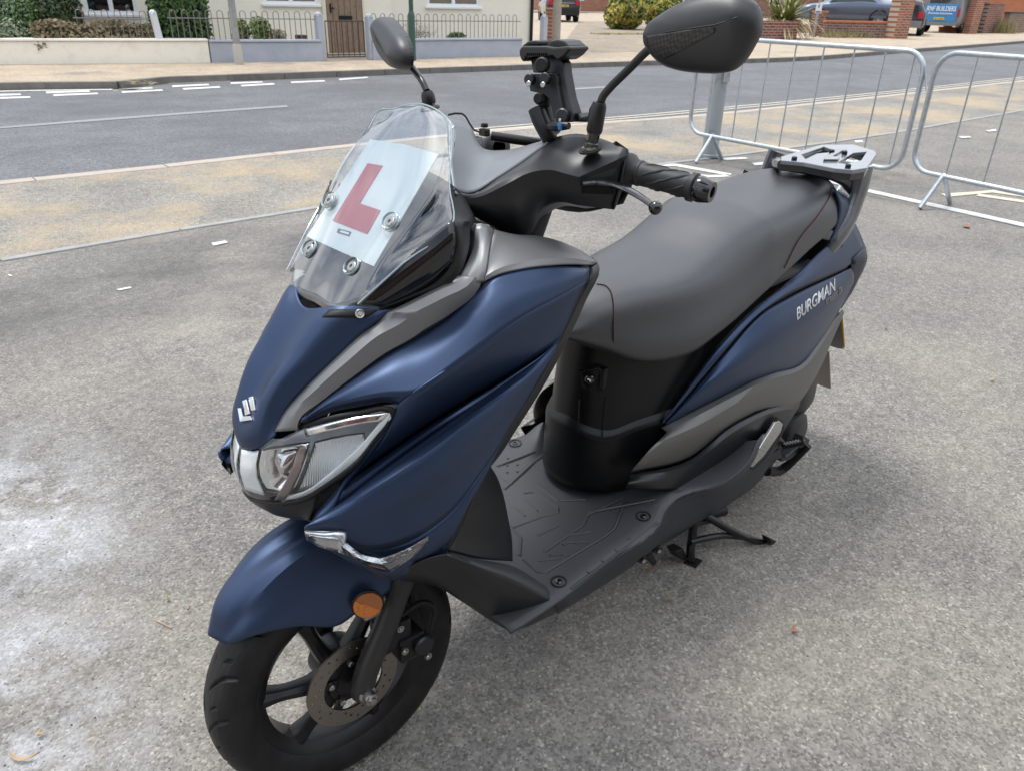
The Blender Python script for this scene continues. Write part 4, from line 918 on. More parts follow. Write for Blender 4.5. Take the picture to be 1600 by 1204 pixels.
# bar and bracket right of the instrument hood
bb=tube('accessory_bar',[at(768,213,y=-.085),at(845,224,y=-.02)],.0078,M['gloss3'],S,seg=14,smoothpath=False)
V,Fc=boxgeo(at(757,207,y=-.088),(.012,.016,.012)); link('bar_bracket',V,Fc,M['gloss3'],bb,smooth=False,bevel=.002)
bolt('bracket_bolt',at(757,199,y=-.088),(0,0,1),.006,.006,M['dark'],bb)
tube('cable_rod',[at(700,180,y=-.13),at(722,178,y=-.12),at(728,183,y=-.115),at(741,204,y=-.10),at(753,207,y=-.09)],.0017,M['dark'],bb,seg=6,n=2)

# ================================================================== LOW REAR PARTS AND STANDS
rc_=np.array([-1.265,0,.222]); V,Fc=lathegeo([(r-.001,y*1.05) for r,y in prof],rc_,YA,80); rw=link('rear_tyre',V,Fc,M['rubber'],S)
V,Fc=lathegeo([(r,y) for r,y in rimp],rc_,YA,48,closed=True); link('rear_rim',V,Fc,M['rim'],rw)
V,Fc=join([boxgeo((-1.10,.11,.25),(.42,.07,.16)),boxgeo((-.85,0,.27),(.30,.22,.14))]); link('engine_case',V,Fc,M['dark'],S,smooth=False,bevel=.03)
c=at(1222,668,y=.10); V,Fc=lathegeo([(.0001,.055),(.045,.055),(.062,.045),(.068,.02),(.068,-.05)],c,YA,30); link('belt_cover',V,Fc,mat('case_black',(.022,.022,.023),.5),S)
af=[ [(1245,560,.10),(1262,570,.12),(1278,585,.12)],[(1240,600,.14),(1262,602,.15),(1276,604,.13)],[(1236,635,.14),(1256,640,.145),(1272,622,.13)],[(1235,650,.10),(1250,650,.11),(1264,636,.11)]]
patch('air_cleaner',af,mat('cleaner_grey',(.030,.029,.029),.6),S,4,4,out=(-.3,1,0),solid=.05)
M['alloy']=mat('polished_alloy',(.62,.62,.60),.25,1)
zk=lambda X,Y:(980+X/3.541,560+Y/3.541)
def yslab(name,P,y,th,m,parent=None,bev=.003): 
    V,Fc=prismgeo([at(u,v,y=y) for u,v in P],(0,-th,0)); return link(name,V,Fc,m,parent or S,smooth=False,bevel=bev)
yslab('pillion_peg',[zk(820,352),zk(845,345),zk(862,362),zk(850,405),zk(755,540),zk(695,600),zk(680,592),zk(685,560),zk(735,490),zk(795,395)],.226,.007,M['alloy'],bev=.0012)
for k in range(9):
    t_=.12+k*.095; u_=(1217-42*t_,668+56*t_); tube('peg_rib',[at(u_[0]-5,u_[1]-1,y=.2268),at(u_[0]+3,u_[1]+4,y=.2268)],.0008,M['alloy'],S,seg=5,smoothpath=False)
yslab('peg_recess',[zk(835,325),zk(858,335),zk(870,375),zk(860,420),zk(765,560),zk(700,618),zk(675,610),zk(672,570),zk(725,480),zk(800,380)],.218,.006,M['dark'],bev=.001)
yslab('rear_peg_bracket',[zk(845,500),zk(855,570),zk(900,560),zk(1000,480),zk(1012,445),zk(985,430),zk(960,480),zk(880,540),zk(780,555),zk(765,590),zk(770,635),zk(830,640),zk(905,560),zk(850,575)][:9]+[zk(760,560)],.20,.03,M['plastic'])
tube('rider_peg',[at(*zk(862,480),y=.20),at(*zk(985,452),y=.25)],[.010,.012],M['rubber'],S,seg=8,smoothpath=False)
for k in range(7):
    a=at(*zk(875+k*16,470-k*3.5),y=.215+k*.005); V,Fc=boxgeo(a,(.005,.010,.004)); link('peg_tooth',V,Fc,M['steel2'] if 'steel2' in M else M['plateback'],S,smooth=False)
tube('swing_strut',[at(*zk(770,620),y=.17),at(*zk(860,610),y=.17),at(*zk(1005,480),y=.22)],[.014,.013,.009],M['dark'],S,seg=10)
# centre stand
CS=M['gloss3']
st_=tube('centre_stand',[at(1086,800,y=.14),at(1082,835,y=.145),at(1079,868,y=.155),(-.925,.158,.006)],[.011,.011,.011,.010],CS,S,seg=12)
tube('stand_tube',[at(1078,846,y=.15),at(1108,839,y=.17),at(1140,836,y=.19),at(1160,838,y=.21)],.0085,CS,st_,seg=12)
tube('stand_arm',[at(1098,802,y=.14),at(1125,818,y=.17),at(1163,838,y=.215),at(1215,852,y=.265)],[.010,.010,.0095,.009],CS,st_,seg=12)
tube('stand_tube',[at(1052,822,y=.12),at(1085,816,y=.13),at(1112,812,y=.15)],.008,CS,st_,seg=10)
tube('stand_pivot',[at(1060,815,y=.10),at(1130,796,y=.13)],[.014,.016],M['dark'],st_,seg=12,smoothpath=False)
V,Fc=prismgeo([(-.905,.145,.002),(-.94,.14,.002),(-.948,.175,.002),(-.912,.178,.002)],(0,0,.006)); link('stand_foot',V,Fc,M['dark'],st_,smooth=False,bevel=.002)
yslab('stand_tip',[(1203,840),(1221,848),(1222,861),(1213,858),(1205,848)],.268,.025,M['dark'],st_,.003)
yslab('stand_foot',[(1056,861),(1068,856),(1074,868),(1072,876),(1062,872)],.15,.03,M['dark'],st_,.003)
tube('stand_leg',[(-.80,-.13,.22),(-.90,-.16,.01)],.011,CS,st_,seg=10,smoothpath=False)
for u,v,r in ((1027,857,.0095),(1003,872,.009)):
    c=at(u,v,y=.175); V,Fc=lathegeo([(.0001,.008),(.0045,.008),(.0055,.005),(r,.005),(r*1.25,.0),(r*1.3,-.04)],c,(.5,1,.1),16); link('frame_bolt',V,Fc,M['gloss3'],S)
    V,Fc=lathegeo([(.0001,.0105),(.0045,.0105),(.005,.008)],c,(.5,1,.1),12); link('bolt_head',V,Fc,M['steel'],S)
tube('lower_frame_tube',[(-.45,.12,.225),(-.62,.15,.215),(-.80,.14,.22),(-.95,.12,.24)],.014,M['dark'],S,seg=10)
yslab('stand_bracket',[(1010,870),(1020,862),(1028,878),(1022,884)],.16,.01,M['dark'])
# exhaust on the far side
tube('exhaust',[(-.75,-.12,.20),(-.95,-.16,.22),(-1.15,-.19,.27),(-1.50,-.20,.33)],[.018,.03,.05,.045],M['dark'],S,seg=16)
# ================================================================== GROUND, ROAD, PAVEMENTS
def asphalt(name,dark,light,agg,stain=None,rough=.85,bump=.0022,scale=170,sand=None,cont=1.0):
    m=bpy.data.materials.new(name); m.use_nodes=True; t=m.node_tree; b=t.nodes['Principled BSDF']; L=t.links.new
    tc=N(t,'ShaderNodeTexCoord'); P=tc.outputs['Object']
    vo=N(t,'ShaderNodeTexVoronoi'); vo.inputs['Scale'].default_value=scale; L(P,vo.inputs['Vector'])
    bw=N(t,'ShaderNodeSeparateColor'); L(vo.outputs['Color'],bw.inputs[0])
    r=N(t,'ShaderNodeValToRGB'); r.color_ramp.interpolation='LINEAR'
    e=r.color_ramp.elements; e[0].position=0; e[0].color=(*dark,1); e[1].position=1; e[1].color=(*agg,1)
    x=e.new(.55); x.color=(*light,1); x=e.new(.90); x.color=tuple([c*1.15 for c in light])+(1,)
    L(bw.outputs[0],r.inputs[0])
    n=N(t,'ShaderNodeTexNoise'); n.inputs['Scale'].default_value=1.7; n.inputs['Detail'].default_value=8; n.inputs['Roughness'].default_value=.62; L(P,n.inputs['Vector'])
    r2=N(t,'ShaderNodeValToRGB'); r2.color_ramp.elements[0].position=.3; r2.color_ramp.elements[1].position=.72
    r2.color_ramp.elements[0].color=(.80,.80,.80,1); r2.color_ramp.elements[1].color=(1.15,1.14,1.12,1); L(n.outputs['Fac'],r2.inputs[0])
    mu=N(t,'ShaderNodeMix',data_type='RGBA',blend_type='MULTIPLY'); mu.inputs[0].default_value=1; L(r.outputs[0],mu.inputs[6]); L(r2.outputs[0],mu.inputs[7])
    n3=N(t,'ShaderNodeTexNoise'); n3.inputs['Scale'].default_value=26; n3.inputs['Detail'].default_value=4; L(P,n3.inputs['Vector'])
    r3=N(t,'ShaderNodeValToRGB'); r3.color_ramp.elements[0].position=.3; r3.color_ramp.elements[1].position=.75; r3.color_ramp.elements[0].color=(.78,.78,.78,1); r3.color_ramp.elements[1].color=(1.16,1.16,1.15,1); L(n3.outputs['Fac'],r3.inputs[0])
    mu2=N(t,'ShaderNodeMix',data_type='RGBA',blend_type='MULTIPLY'); mu2.inputs[0].default_value=1; L(mu.outputs[2],mu2.inputs[6]); L(r3.outputs[0],mu2.inputs[7])
    cur=mu2.outputs[2]
    for st in (stain or []):
        # (colour, noise scale, lo, hi, amount, centre(x,y), radius(x,y), rotation) centre None = everywhere
        c_,s_,lo,hi,am,ce,ra=st
        n4=N(t,'ShaderNodeTexNoise'); n4.inputs['Scale'].default_value=s_; n4.inputs['Detail'].default_value=7; n4.inputs['Roughness'].default_value=.66; L(P,n4.inputs['Vector'])
        mr=N(t,'ShaderNodeMapRange'); mr.inputs[1].default_value=lo; mr.inputs[2].default_value=hi; mr.inputs[3].default_value=0; mr.inputs[4].default_value=am; L(n4.outputs['Fac'],mr.inputs[0]); fac=mr.outputs[0]
        if ce:
            mp=N(t,'ShaderNodeMapping',vector_type='POINT'); mp.inputs['Location'].default_value=(-ce[0]/ra[0],-ce[1]/ra[1],0); mp.inputs['Scale'].default_value=(1/ra[0],1/ra[1],0); L(P,mp.inputs[0])
            ln=N(t,'ShaderNodeVectorMath',operation='LENGTH'); L(mp.outputs[0],ln.inputs[0])
            m2=N(t,'ShaderNodeMapRange',interpolation_type='SMOOTHSTEP'); m2.inputs[1].default_value=1; m2.inputs[2].default_value=.2; m2.inputs[3].default_value=0; m2.inputs[4].default_value=1; L(ln.outputs['Value'],m2.inputs[0])
            # blend mask with noise so the edge is ragged
            ad=N(t,'ShaderNodeMath',operation='MULTIPLY'); L(m2.outputs[0],ad.inputs[0]); L(fac,ad.inputs[1]); fac=ad.outputs[0]
        mm=N(t,'ShaderNodeMix',data_type='RGBA'); L(fac,mm.inputs[0]); L(cur,mm.inputs[6])
        # keep the grain showing through
        gm=N(t,'ShaderNodeMix',data_type='RGBA',blend_type='MULTIPLY'); gm.inputs[0].default_value=.55; gm.inputs[6].default_value=(*c_,1)
        gr=N(t,'ShaderNodeMapRange'); gr.inputs[3].default_value=.45; gr.inputs[4].default_value=1.3; L(bw.outputs[1],gr.inputs[0]); L(gr.outputs[0],gm.inputs[7]); L(gm.outputs[2],mm.inputs[7]); cur=mm.outputs[2]
    L(cur,b.inputs['Base Color']); b.inputs['Roughness'].default_value=rough; b.inputs['Specular IOR Level'].default_value=.35
    hs=N(t,'ShaderNodeTexVoronoi'); hs.inputs['Scale'].default_value=scale; L(P,hs.inputs['Vector'])
    n5=N(t,'ShaderNodeTexNoise'); n5.inputs['Scale'].default_value=60; n5.inputs['Detail'].default_value=5; L(P,n5.inputs['Vector'])
    sb=N(t,'ShaderNodeMath',operation='MULTIPLY_ADD'); L(hs.outputs['Distance'],sb.inputs[0]); sb.inputs[1].default_value=-1; L(n5.outputs['Fac'],sb.inputs[2])
    bp=N(t,'ShaderNodeBump'); bp.inputs['Distance'].default_value=bump; bp.inputs['Strength'].default_value=1; L(sb.outputs[0],bp.inputs['Height']); L(bp.outputs[0],b.inputs['Normal'])
    return m
AG=asphalt('car_park_tarmac',(.125,.118,.108),(.222,.209,.193),(.37,.35,.32),
  stain=[((.40,.35,.27),.9,.50,.72,.30,None,None),((.47,.475,.50),4.0,.40,.68,.85,(.24,-1.25),(.42,.80)),((.44,.445,.47),9.0,.42,.66,.75,(.46,-.62),(.40,.80)),((.60,.60,.62),14.0,.50,.62,.5,(.20,-1.15),(.26,.42)),((.40,.36,.30),3.0,.40,.66,.45,(-1.2,-1.9),(1.6,1.1)),((.085,.083,.082),2.2,.35,.65,.7,(-1.0,-2.85),(2.8,.8)),((.05,.05,.052),2.5,.4,.7,.8,(-6.2,-1.9),(1.6,1.5))],scale=185)
PV=asphalt('near_pavement',(.14,.133,.122),(.27,.255,.23),(.46,.43,.38),stain=[((.44,.34,.215),.9,.46,.60,.65,None,None),((.16,.155,.15),.8,.55,.68,.7,None,None)],scale=150)
FP=asphalt('far_pavement',(.30,.245,.185),(.44,.36,.275),(.55,.47,.38),stain=[((.20,.19,.18),.5,.58,.66,.7,None,None)],scale=120)
RD=asphalt('road_tarmac',(.095,.098,.105),(.155,.160,.170),(.30,.31,.32),stain=[((.11,.112,.118),.35,.48,.60,.6,None,None)],scale=130)
CR=mat('crack_dark',(.05,.047,.043),.95)
KB=mat('kerb_concrete',(.44,.37,.315),.8,bump=(120,.001),var=(9,(.34,.30,.26),.35,.7))
KB2=mat('edging_concrete',(.33,.325,.31),.8,bump=(120,.001),var=(9,(.25,.245,.235),.35,.7))
KB3=mat('old_kerb',(.20,.185,.165),.85,bump=(80,.002),var=(5,(.13,.12,.11),.35,.7))
WP=mat('white_road_paint',(.62,.62,.59),.6,bump=(150,.0008),var=(16,(.40,.40,.38),.52,.72))
YP=mat('yellow_road_paint',(.55,.50,.38),.6,var=(16,(.45,.40,.32),.45,.7))
def struct(name,V,Fc,m,**k):
    o=link(name,V,Fc,m,smooth=False,**k); o['kind']='structure'; return o
def strip_pts(P,n=6): return spline([np.array([*p[:2],0.]) for p in P],n)
def ribbon(P,w,z0,z1=None,top=True,n=6,side=0):
    """closed strip along plan polyline P, width w, from z0 (top) down to z1"""
    Q=[np.array([p[0],p[1],0.]) for p in P]; Q=spline(Q,n) if n>1 else Q; V=[];Fc=[]
    for i,p in enumerate(Q):
        t=Q[min(i+1,len(Q)-1)]-Q[max(i-1,0)]; t/=np.linalg.norm(t); nrm=np.array([-t[1],t[0],0]); a=p+nrm*w*(.5+side*.5); b=p-nrm*w*(.5-side*.5)
        V+=[np.array([a[0],a[1],z0]),np.array([b[0],b[1],z0])]
        if z1 is not None: V+=[np.array([a[0],a[1],z1]),np.array([b[0],b[1],z1])]
    k=2 if z1 is None else 4
    for i in range(len(Q)-1):
        o=i*k; Fc.append((o,o+1,o+k+1,o+k))
        if z1 is not None: Fc+= [(o,o+k,o+k+2,o+2),(o+1,o+3,o+k+3,o+k+1)]
    if z1 is not None: Fc+=[(0,2,3,1),(len(V)-4,len(V)-3,len(V)-1,len(V)-2)]
    return V,Fc
# plan lines taken on the ground
NK=[gp(-900,395),gp(0,290),gp(270,262),gp(545,231),gp(800,205),gp(1080,184),gp(1350,156),gp(1600,128),gp(1900,92)]   # near kerb
BAY=[gp(-900,560),gp(0,408),gp(245,366),gp(490,326),gp(760,293),gp(1000,262),gp(1307,222),gp(1600,173),gp(1900,127)]
zr_=-.035; zf=.055
FK=[gp(-900,205,zr_),gp(0,141,zr_),gp(215,137,zr_),gp(240,133,zr_),gp(400,126,zr_),gp(600,118,zr_),gp(810,110,zr_),gp(1000,103,zr_),gp(1200,98,zr_),gp(1400,84,zr_),gp(1600,68,zr_),gp(1800,48,zr_)]
def poly_between(A,B,z):
    n=min(len(A),len(B)); A=spline([np.array([*p[:2],0.]) for p in A],6); B=spline([np.array([*p[:2],0.]) for p in B],6)
    k=60; ia=np.linspace(0,len(A)-1,k); ib=np.linspace(0,len(B)-1,k)
    f=lambda L,i:np.array([np.interp(i,range(len(L)),[p[j] for p in L]) for j in (0,1)]); V=[];Fc=[]
    for i in range(k): a=f(A,ia[i]); b=f(B,ib[i]); V+=[np.array([a[0],a[1],z]),np.array([b[0],b[1],z])]
    for i in range(k-1): Fc.append((2*i,2*i+1,2*i+3,2*i+2))
    return V,Fc
G_=300
struct('ground',[(-G_,-G_,-.14),(G_,-G_,-.14),(G_,G_,-.14),(-G_,G_,-.14)],[(0,1,2,3)],FP)
lot=[p for p in BAY]; far_=[np.array([p[0],p[1]+0,0]) for p in BAY]
LOTB=[np.array([8,12,0]),np.array([4,12,0]),np.array([0,12,0]),np.array([-3,12,0]),np.array([-6,12,0]),np.array([-10,12,0]),np.array([-14,12,0]),np.array([-22,12,0]),np.array([-30,12,0])]
V,Fc=poly_between(BAY,LOTB,0.0); struct('car_park_ground',V,Fc,AG)
V,Fc=poly_between(NK,BAY,.004); struct('near_pavement',V,Fc,PV)
RK0=[np.array([p[0],p[1]-.10,0]) for p in NK]
FK0=[FK[0],FK[1],FK[3],FK[5],FK[6],FK[8],FK[9],FK[10],FK[11]]
V,Fc=poly_between(RK0,FK,zr_); struct('road',V,Fc,RD)
FB_=[np.array([p[0]-9,p[1]-40,0]) for p in FK]
V,Fc=poly_between([np.array([p[0],p[1]-.11,0]) for p in FK],FB_,zf); struct('far_pavement',V,Fc,FP)
def kerb(name,P,w,ztop,zbot,m,ln,n0=0,cnt=60,flush=.004):
    Q=strip_pts(P,8); D=[0]
    for a,b in zip(Q[:-1],Q[1:]): D.append(D[-1]+np.linalg.norm(b-a))
    A=np.array(Q); root=None; s=0; k=0
    base=empty(name,(0,0,0),'', ''); del base['label']; del base['category']; base['kind']='structure'
    while s+ln<D[-1] and k<cnt:
        a=np.array([np.interp(s+.004,D,A[:,j]) for j in (0,1,2)]); b=np.array([np.interp(s+ln-.004,D,A[:,j]) for j in (0,1,2)])
        V,Fc=ribbon([a,b],w,ztop+random.uniform(-.002,.002),zbot,n=1); link('kerb_stone',V,Fc,m,base,smooth=False,bevel=.006); s+=ln; k+=1
    return base
kerb('near_kerb',[p+np.array([0,-.06,0]) for p in NK],.13,.010,-.10,KB,.915)
kerb('bay_edging',BAY,.052,.009,-.05,KB2,.915)
kerb('far_kerb',[p+np.array([0,-.055,0]) for p in FK],.12,zf+.006,-.10,KB3,.915)
FW=mat('faded_paint',(.26,.265,.27),.7,bump=(150,.0008),var=(40,(.20,.205,.21),.4,.7))
def paint_faded(n,p,z): return paint(n,p,z,FW)
# painted lines (each its own piece)
def paint(name,px,z,m=WP,w=None,label=None):
    P=[gp(*p,z) for p in px]; V=[np.array([p[0],p[1],z]) for p in P]; o=struct(name,V,[tuple(range(len(V)))],m); return o
zl=zr_+.004
zq=lambda X,Y:(X/2.667,Y/2.667)
for a in ([(0,392),(85,391),(88,397),(0,400)],[(0,405),(125,402),(128,408),(0,413)],[(190,382),(372,377),(376,383),(194,390)],[(220,394),(405,387),(410,393),(225,401)],[(468,372),(634,364),(638,370),(472,378)],[(506,381),(675,373),(680,379),(510,388)],
          [(715,357),(868,350),(873,356),(720,364)],[(760,368),(914,360),(920,366),(765,375)],[(960,344),(1092,340),(1096,345),(962,351)],[(1003,355),(1140,347),(1146,353),(1008,361)],[(1210,341),(1350,335),(1357,340),(1215,347)],[(1410,329),(1530,321),(1536,325),(1415,335)],[(676,345),(960,336),(960,340),(680,350)]):
    paint('road_dash',[zq(*p) for p in a],zl)
paint_faded('centre_line',[(0,198.5),(150,186),(300,175),(448,164.5),(450,167.5),(300,178),(150,189.5),(0,201)],zl)
paint_faded('centre_line',[(850,141),(945,135),(945,137.5),(850,143.5)],zl)
for off in (0,3.2): 
    P=[(0,0)]
    A=[gp(740,205-off*1.1,zl),gp(930,189-off,zl),gp(1080,176-off,zl),gp(1350,150-off*.9,zl),gp(1600,123-off*.8,zl)]
    V,Fc=ribbon(A,.05,zl,n=6); struct('yellow_line',V,Fc,YP)
A=[gp(-200,150,zl),gp(0,141,zl),gp(120,139,zl),gp(215,138,zl)]; V,Fc=ribbon([p+np.array([0,.15,0]) for p in A],.12,zl,n=4); struct('edge_line',V,Fc,WP)
# faded bay paint in the car park
zt_=lambda X,Y:(1000+X/2.667,Y/2.667)
paint('bay_line',[zt_(945,787),zt_(1600,930),zt_(1600,946),zt_(945,800)],.004)
paint('bay_line',[zt_(945,787),zt_(945,800),(1290,284),(1290,279)],.004)
paint('bay_mark',[(1025,256.5),(1056,256),(1143,271.5),(1141,275),(1054,259.5),(1026,260)],.004); paint('bay_mark',[(1052,268),(1108,274),(1141,273),(1141,276),(1106,277.5),(1052,271)],.004)
paint('bay_mark',[(1120,247),(1165,246),(1170,248),(1135,250.5)],.004); paint('bay_mark',[(1175,255),(1208,252),(1212,255.5),(1180,258.5)],.004)
paint('bay_mark',[(1335,220),(1347,219),(1349,222),(1337,223)],.004)
paint('white_fleck',[(330,380),(352,376),(356,379),(334,384)],.004); paint('white_fleck',[(182,452),(203,448),(206,450),(186,454)],.004); paint('white_fleck',[(12,428),(18,430),(20,432),(14,431)],.004)
paint('white_fleck',[(1498,213),(1515,213),(1518,215),(1502,216)],.008); paint('white_fleck',[(1540,204),(1556,202),(1557,205),(1545,206)],.008)
for a in ([(1470,303),(1530,299),(1560,296),(1600,305),(1600,308),(1550,301),(1480,308)],[(1530,303),(1600,313),(1600,317),(1525,306)]): paint('yellow_mark',a,.004,YP)
# ================================================================== BARRIERS, POST
GZ=mat('galvanised_steel',(.52,.57,.60),.33,.75,bump=(60,.0004),var=(30,(.40,.44,.47),.35,.7))
def barrier(A,dirv,Ls,zb,ztp,label,rods,rodx,legs,r=.0175,lw=.17):
    d=np.array([*dirv,0.]); d/=np.linalg.norm(d); nrm=np.array([-d[1],d[0],0]); A=np.array([A[0],A[1],0.]); Z=np.array([0,0,1.])
    o=empty('crowd_barrier',tuple(A),label,'barrier','crowd control barriers beside the road'); lo=lambda p:p-A
    c=.14; P=[]
    def arc(cx,cz,a0,a1): return [A+d*(cx+c*math.cos(a))+Z*(cz+c*math.sin(a)) for a in np.linspace(a0,a1,7)]
    ring=arc(c,ztp-c,math.pi,math.pi/2)+arc(Ls-c,ztp-c,math.pi/2,0)+arc(Ls-c,zb+c,0,-math.pi/2)+arc(c,zb+c,-math.pi/2,-math.pi)
    ring=ring+[ring[0]]
    V,Fc=tube_geo([lo(p) for p in ring],r,12,1,up=tuple(nrm),cap=False,smoothpath=False); link('outer_frame',V,Fc,GZ,o)
    for x in rodx:
        V,Fc=tube_geo([lo(A+d*x+Z*zb),lo(A+d*x+Z*ztp)],.0062,8,1,up=(1,0,0),smoothpath=False); link('upright_rod',V,Fc,GZ,o)
    for x in legs:
        for s in (-1,1):
            V,Fc=tube_geo([lo(A+d*x+Z*(zb+.01)),lo(A+d*(x)+nrm*s*lw+Z*.012)],.0165,10,1,up=(1,0,0),smoothpath=False); link('leg',V,Fc,GZ,o)
    return o
def par(u,v,A,d):   # distance along the barrier line
    q=vp(u,v,A,(A[0]+d[0],A[1]+d[1])); return float((q[:2]-np.array(A))@np.array(d)),q
d1=np.array([.165,.986]); A1=np.array([-5.66,-2.70]); s0,q0=par(1079,185,A1,d1); s1,_=par(1440,125,A1,d1)
print('barrier1',s0,s1,q0, par(1112,212,A1,d1)[1],par(1300,66,A1,d1)[1],par(1260,240,A1,d1)[1])
o0=A1+d1*s0; rodx=[par(u,150,A1,d1)[0]-s0 for u in (1113,1153,1191,1231,1274,1321,1369,1415)]
lg=[par(1113,213,A1,d1)[0]-s0, (s1-s0)-.34]
barrier(o0,d1,s1-s0,.215,.99,'galvanised crowd barrier nearest the grey post, its right end behind the luggage rack',None,rodx,lg)
d2=np.array([.28,.96]); d2/=np.linalg.norm(d2); A2=np.array([-5.44,-.73]); s0,q0=par(1449,160,A2,d2)
print('barrier2',q0,par(1475,275,A2,d2)[1],par(1600,301,A2,d2)[1],par(1580,78,A2,d2)[1])
o0=A2+d2*s0; rodx=[par(1505,175,A2,d2)[0]-s0,par(1568,180,A2,d2)[0]-s0]; st2=rodx[1]-rodx[0]
rodx=[rodx[0]+st2*k for k in range(8)]
barrier(o0,d2,2.25,.215,.99,'galvanised crowd barrier running out of frame on the right, on yellow and white marks',None,rodx,[par(1474,275,A2,d2)[0]-s0,1.95])
# coupling hooks between the barriers
h=par(1440,150,A1,d1)[1]; hk=tag(tube('coupling_hook',[vp(1437,118,A1,A1+d1),vp(1446,115,A1,A1+d1),vp(1447,143,A1,A1+d1),vp(1436,143,A1,A1+d1)],.006,GZ,None,seg=8,smoothpath=False),'small steel coupling loop joining the two crowd barriers','hook')
# thick post behind the first barrier
pm=mat('post_grey',(.33,.36,.37),.55,.2,var=(5,(.20,.19,.17),.52,.64))
def post(name,base,top,r0,r1,m,label,cat,group=None,extra=None,seg=20):
    b=np.array([base[0],base[1],base[2] if len(base)>2 else 0.]); o=empty(name,tuple(b),label,cat,group)
    V,Fc=lathegeo([(.001,-.02),(r0,-.02)]+[(r0+(r1-r0)*t,top*t) for t in (.05,.3,.6,1)]+[(.001,top)],(0,0,0),(0,0,1),seg); link('shaft',V,Fc,m,o); 
    if extra: extra(o)
    return o
b=gp(1108,246); 
def ex(o):
    V,Fc=lathegeo([(.078,.0),(.095,.01),(.095,.03),(.078,.035)],(0,0,0),(0,0,1),20); link('base_collar',V,Fc,pm,o)
    V,Fc=boxgeo((.02,.078,.75),(.09,.012,.22)); link('access_door',V,Fc,pm,o,smooth=False,bevel=.003)
post('lamp_post',b,5.0,.072,.066,pm,'thick weathered grey post standing behind the first crowd barrier','post',None,ex)
# ------------------------------------------------------------------ posts along the far pavement
galv=mat('lamp_grey',(.36,.37,.37),.5,.5,var=(9,(.26,.26,.25),.4,.7)); conc=mat('post_concrete',(.36,.32,.27),.9,bump=(60,.003),var=(4,(.26,.23,.20),.4,.7))
green=mat('green_paint',(.035,.085,.065),.4); creamr=mat('cream_render',(.86,.83,.72),.85,bump=(40,.003),var=(2.2,(.80,.77,.66),.35,.75))
def pw(u,v,z=zf): return gp(u,v,z)
def sleeve(o):
    V,Fc=lathegeo([(.078,0),(.078,.30),(.066,.34)],(0,0,0),(0,0,1),18); link('base_sleeve',V,Fc,mat('sleeve_pale',(.45,.43,.39),.8),o)
post('lamp_post',pw(374,101),6,.062,.052,galv,'slim grey lamp post in front of the grey garden wall, left of the wooden door','post',None,sleeve)
def capg(o):
    V,Fc=lathegeo([(.068,0),(.068,.82),(.06,.86),(.045,.90)],(0,0,0),(0,0,1),18); link('base_sleeve',V,Fc,green,o)
post('lamp_post',pw(645,95),6,.045,.040,green,'dark green lamp post right of the wooden door, behind the right mirror','post',None,capg)
post('utility_pole',pw(868,78),6,.11,.10,conc,'pale mottled concrete utility pole at the corner of the cream house','pole')
# ------------------------------------------------------------------ garden walls, fences, gates
wallg=mat('blue_grey_paint',(.40,.43,.49),.6,bump=(50,.002),var=(3,(.33,.37,.45),.4,.7))
wallc=mat('cream_wall',(.84,.81,.72),.8,bump=(30,.004),var=(5,(.72,.68,.60),.5,.78))
iron=mat('railing_grey',(.20,.19,.19),.5,.3); 
W0=pw(-330,103); WA=pw(0,101); WB=pw(258,98.5); WC_=pw(328,97.5); WD=pw(503,95); WE=pw(580,93.5); WF=pw(700,90); WG=pw(812,88)
def wall(name,P,h,w_,m,label,cat='wall',coping=None):
    a=np.array(P[0]); o=empty(name,tuple(a),label,cat)
    Q=[np.array([p[0]-a[0],p[1]-a[1],0.]) for p in P]
    V,Fc=ribbon(Q,w_,h-.04,-.05,n=1 if len(Q)==2 else 6); link('wall_body',V,Fc,m,o,smooth=False,bevel=.01)
    V,Fc=ribbon(Q,w_+.05,h,h-.037,n=1 if len(Q)==2 else 6); link('coping',V,Fc,coping or m,o,smooth=False,bevel=.015)
    return o
wall('garden_wall',[W0,WB],.40,.2,wallc,'long low cream garden wall at the far left, below the brown hedge')
wall('garden_wall',[WB+np.array([.05,-.012,0]),WC_],.40,.2,wallc,'short cream garden wall section below the tall clipped green shrub')
wall('garden_wall',[WC_+np.array([-.02,.005,0]),WD],.38,.2,wallg,'low blue-grey garden wall left of the wooden door')
wall('garden_wall',[WE,WF,WG],.38,.2,wallg,'low blue-grey garden wall right of the wooden door')
def fence(P,Q,h0,h1,label,pitch=.2,run=True):
    P=np.array(P);Q=np.array(Q); d=Q-P; d[2]=0; Ln=np.linalg.norm(d); d/=Ln; Z=np.array([0,0,1.])
    o=empty('hoop_railing',tuple(P),label,'railing','hooped metal railings on the garden walls')
    up=tuple(np.array([-d[1],d[0],0])); b0=-P[2]+zf
    V,Fc=tube_geo([Z*(h1-.13),d*Ln+Z*(h1-.13)],.010,6,1,smoothpath=False); link('rail',V,Fc,iron,o)
    n=int(Ln/pitch); w2=pitch*.25
    for k in range(n):
        c=d*(pitch*(k+.5)); ar=[c+d*(w2*math.cos(a))+Z*(h1-w2+w2*math.sin(a)) for a in np.linspace(math.pi,0,7)]
        V,Fc=tube_geo([ar[0]*[1,1,0]+Z*h0]+ar+[ar[-1]*[1,1,0]+Z*h0],.0078,5,1,up=up,smoothpath=False); link('hoop_bar',V,Fc,iron,o)
    return o
fence(WA+np.array([-1.2,.3,0]),WB,.36,.84,'hooped railing on the long cream wall, in front of the brown hedge')
fence(WC_+np.array([.6,-.15,0]),WD,.36,.86,'hooped railing on the blue-grey wall left of the wooden door')
fence(WE,WG,.36,.84,'hooped railing on the blue-grey wall right of the wooden door')
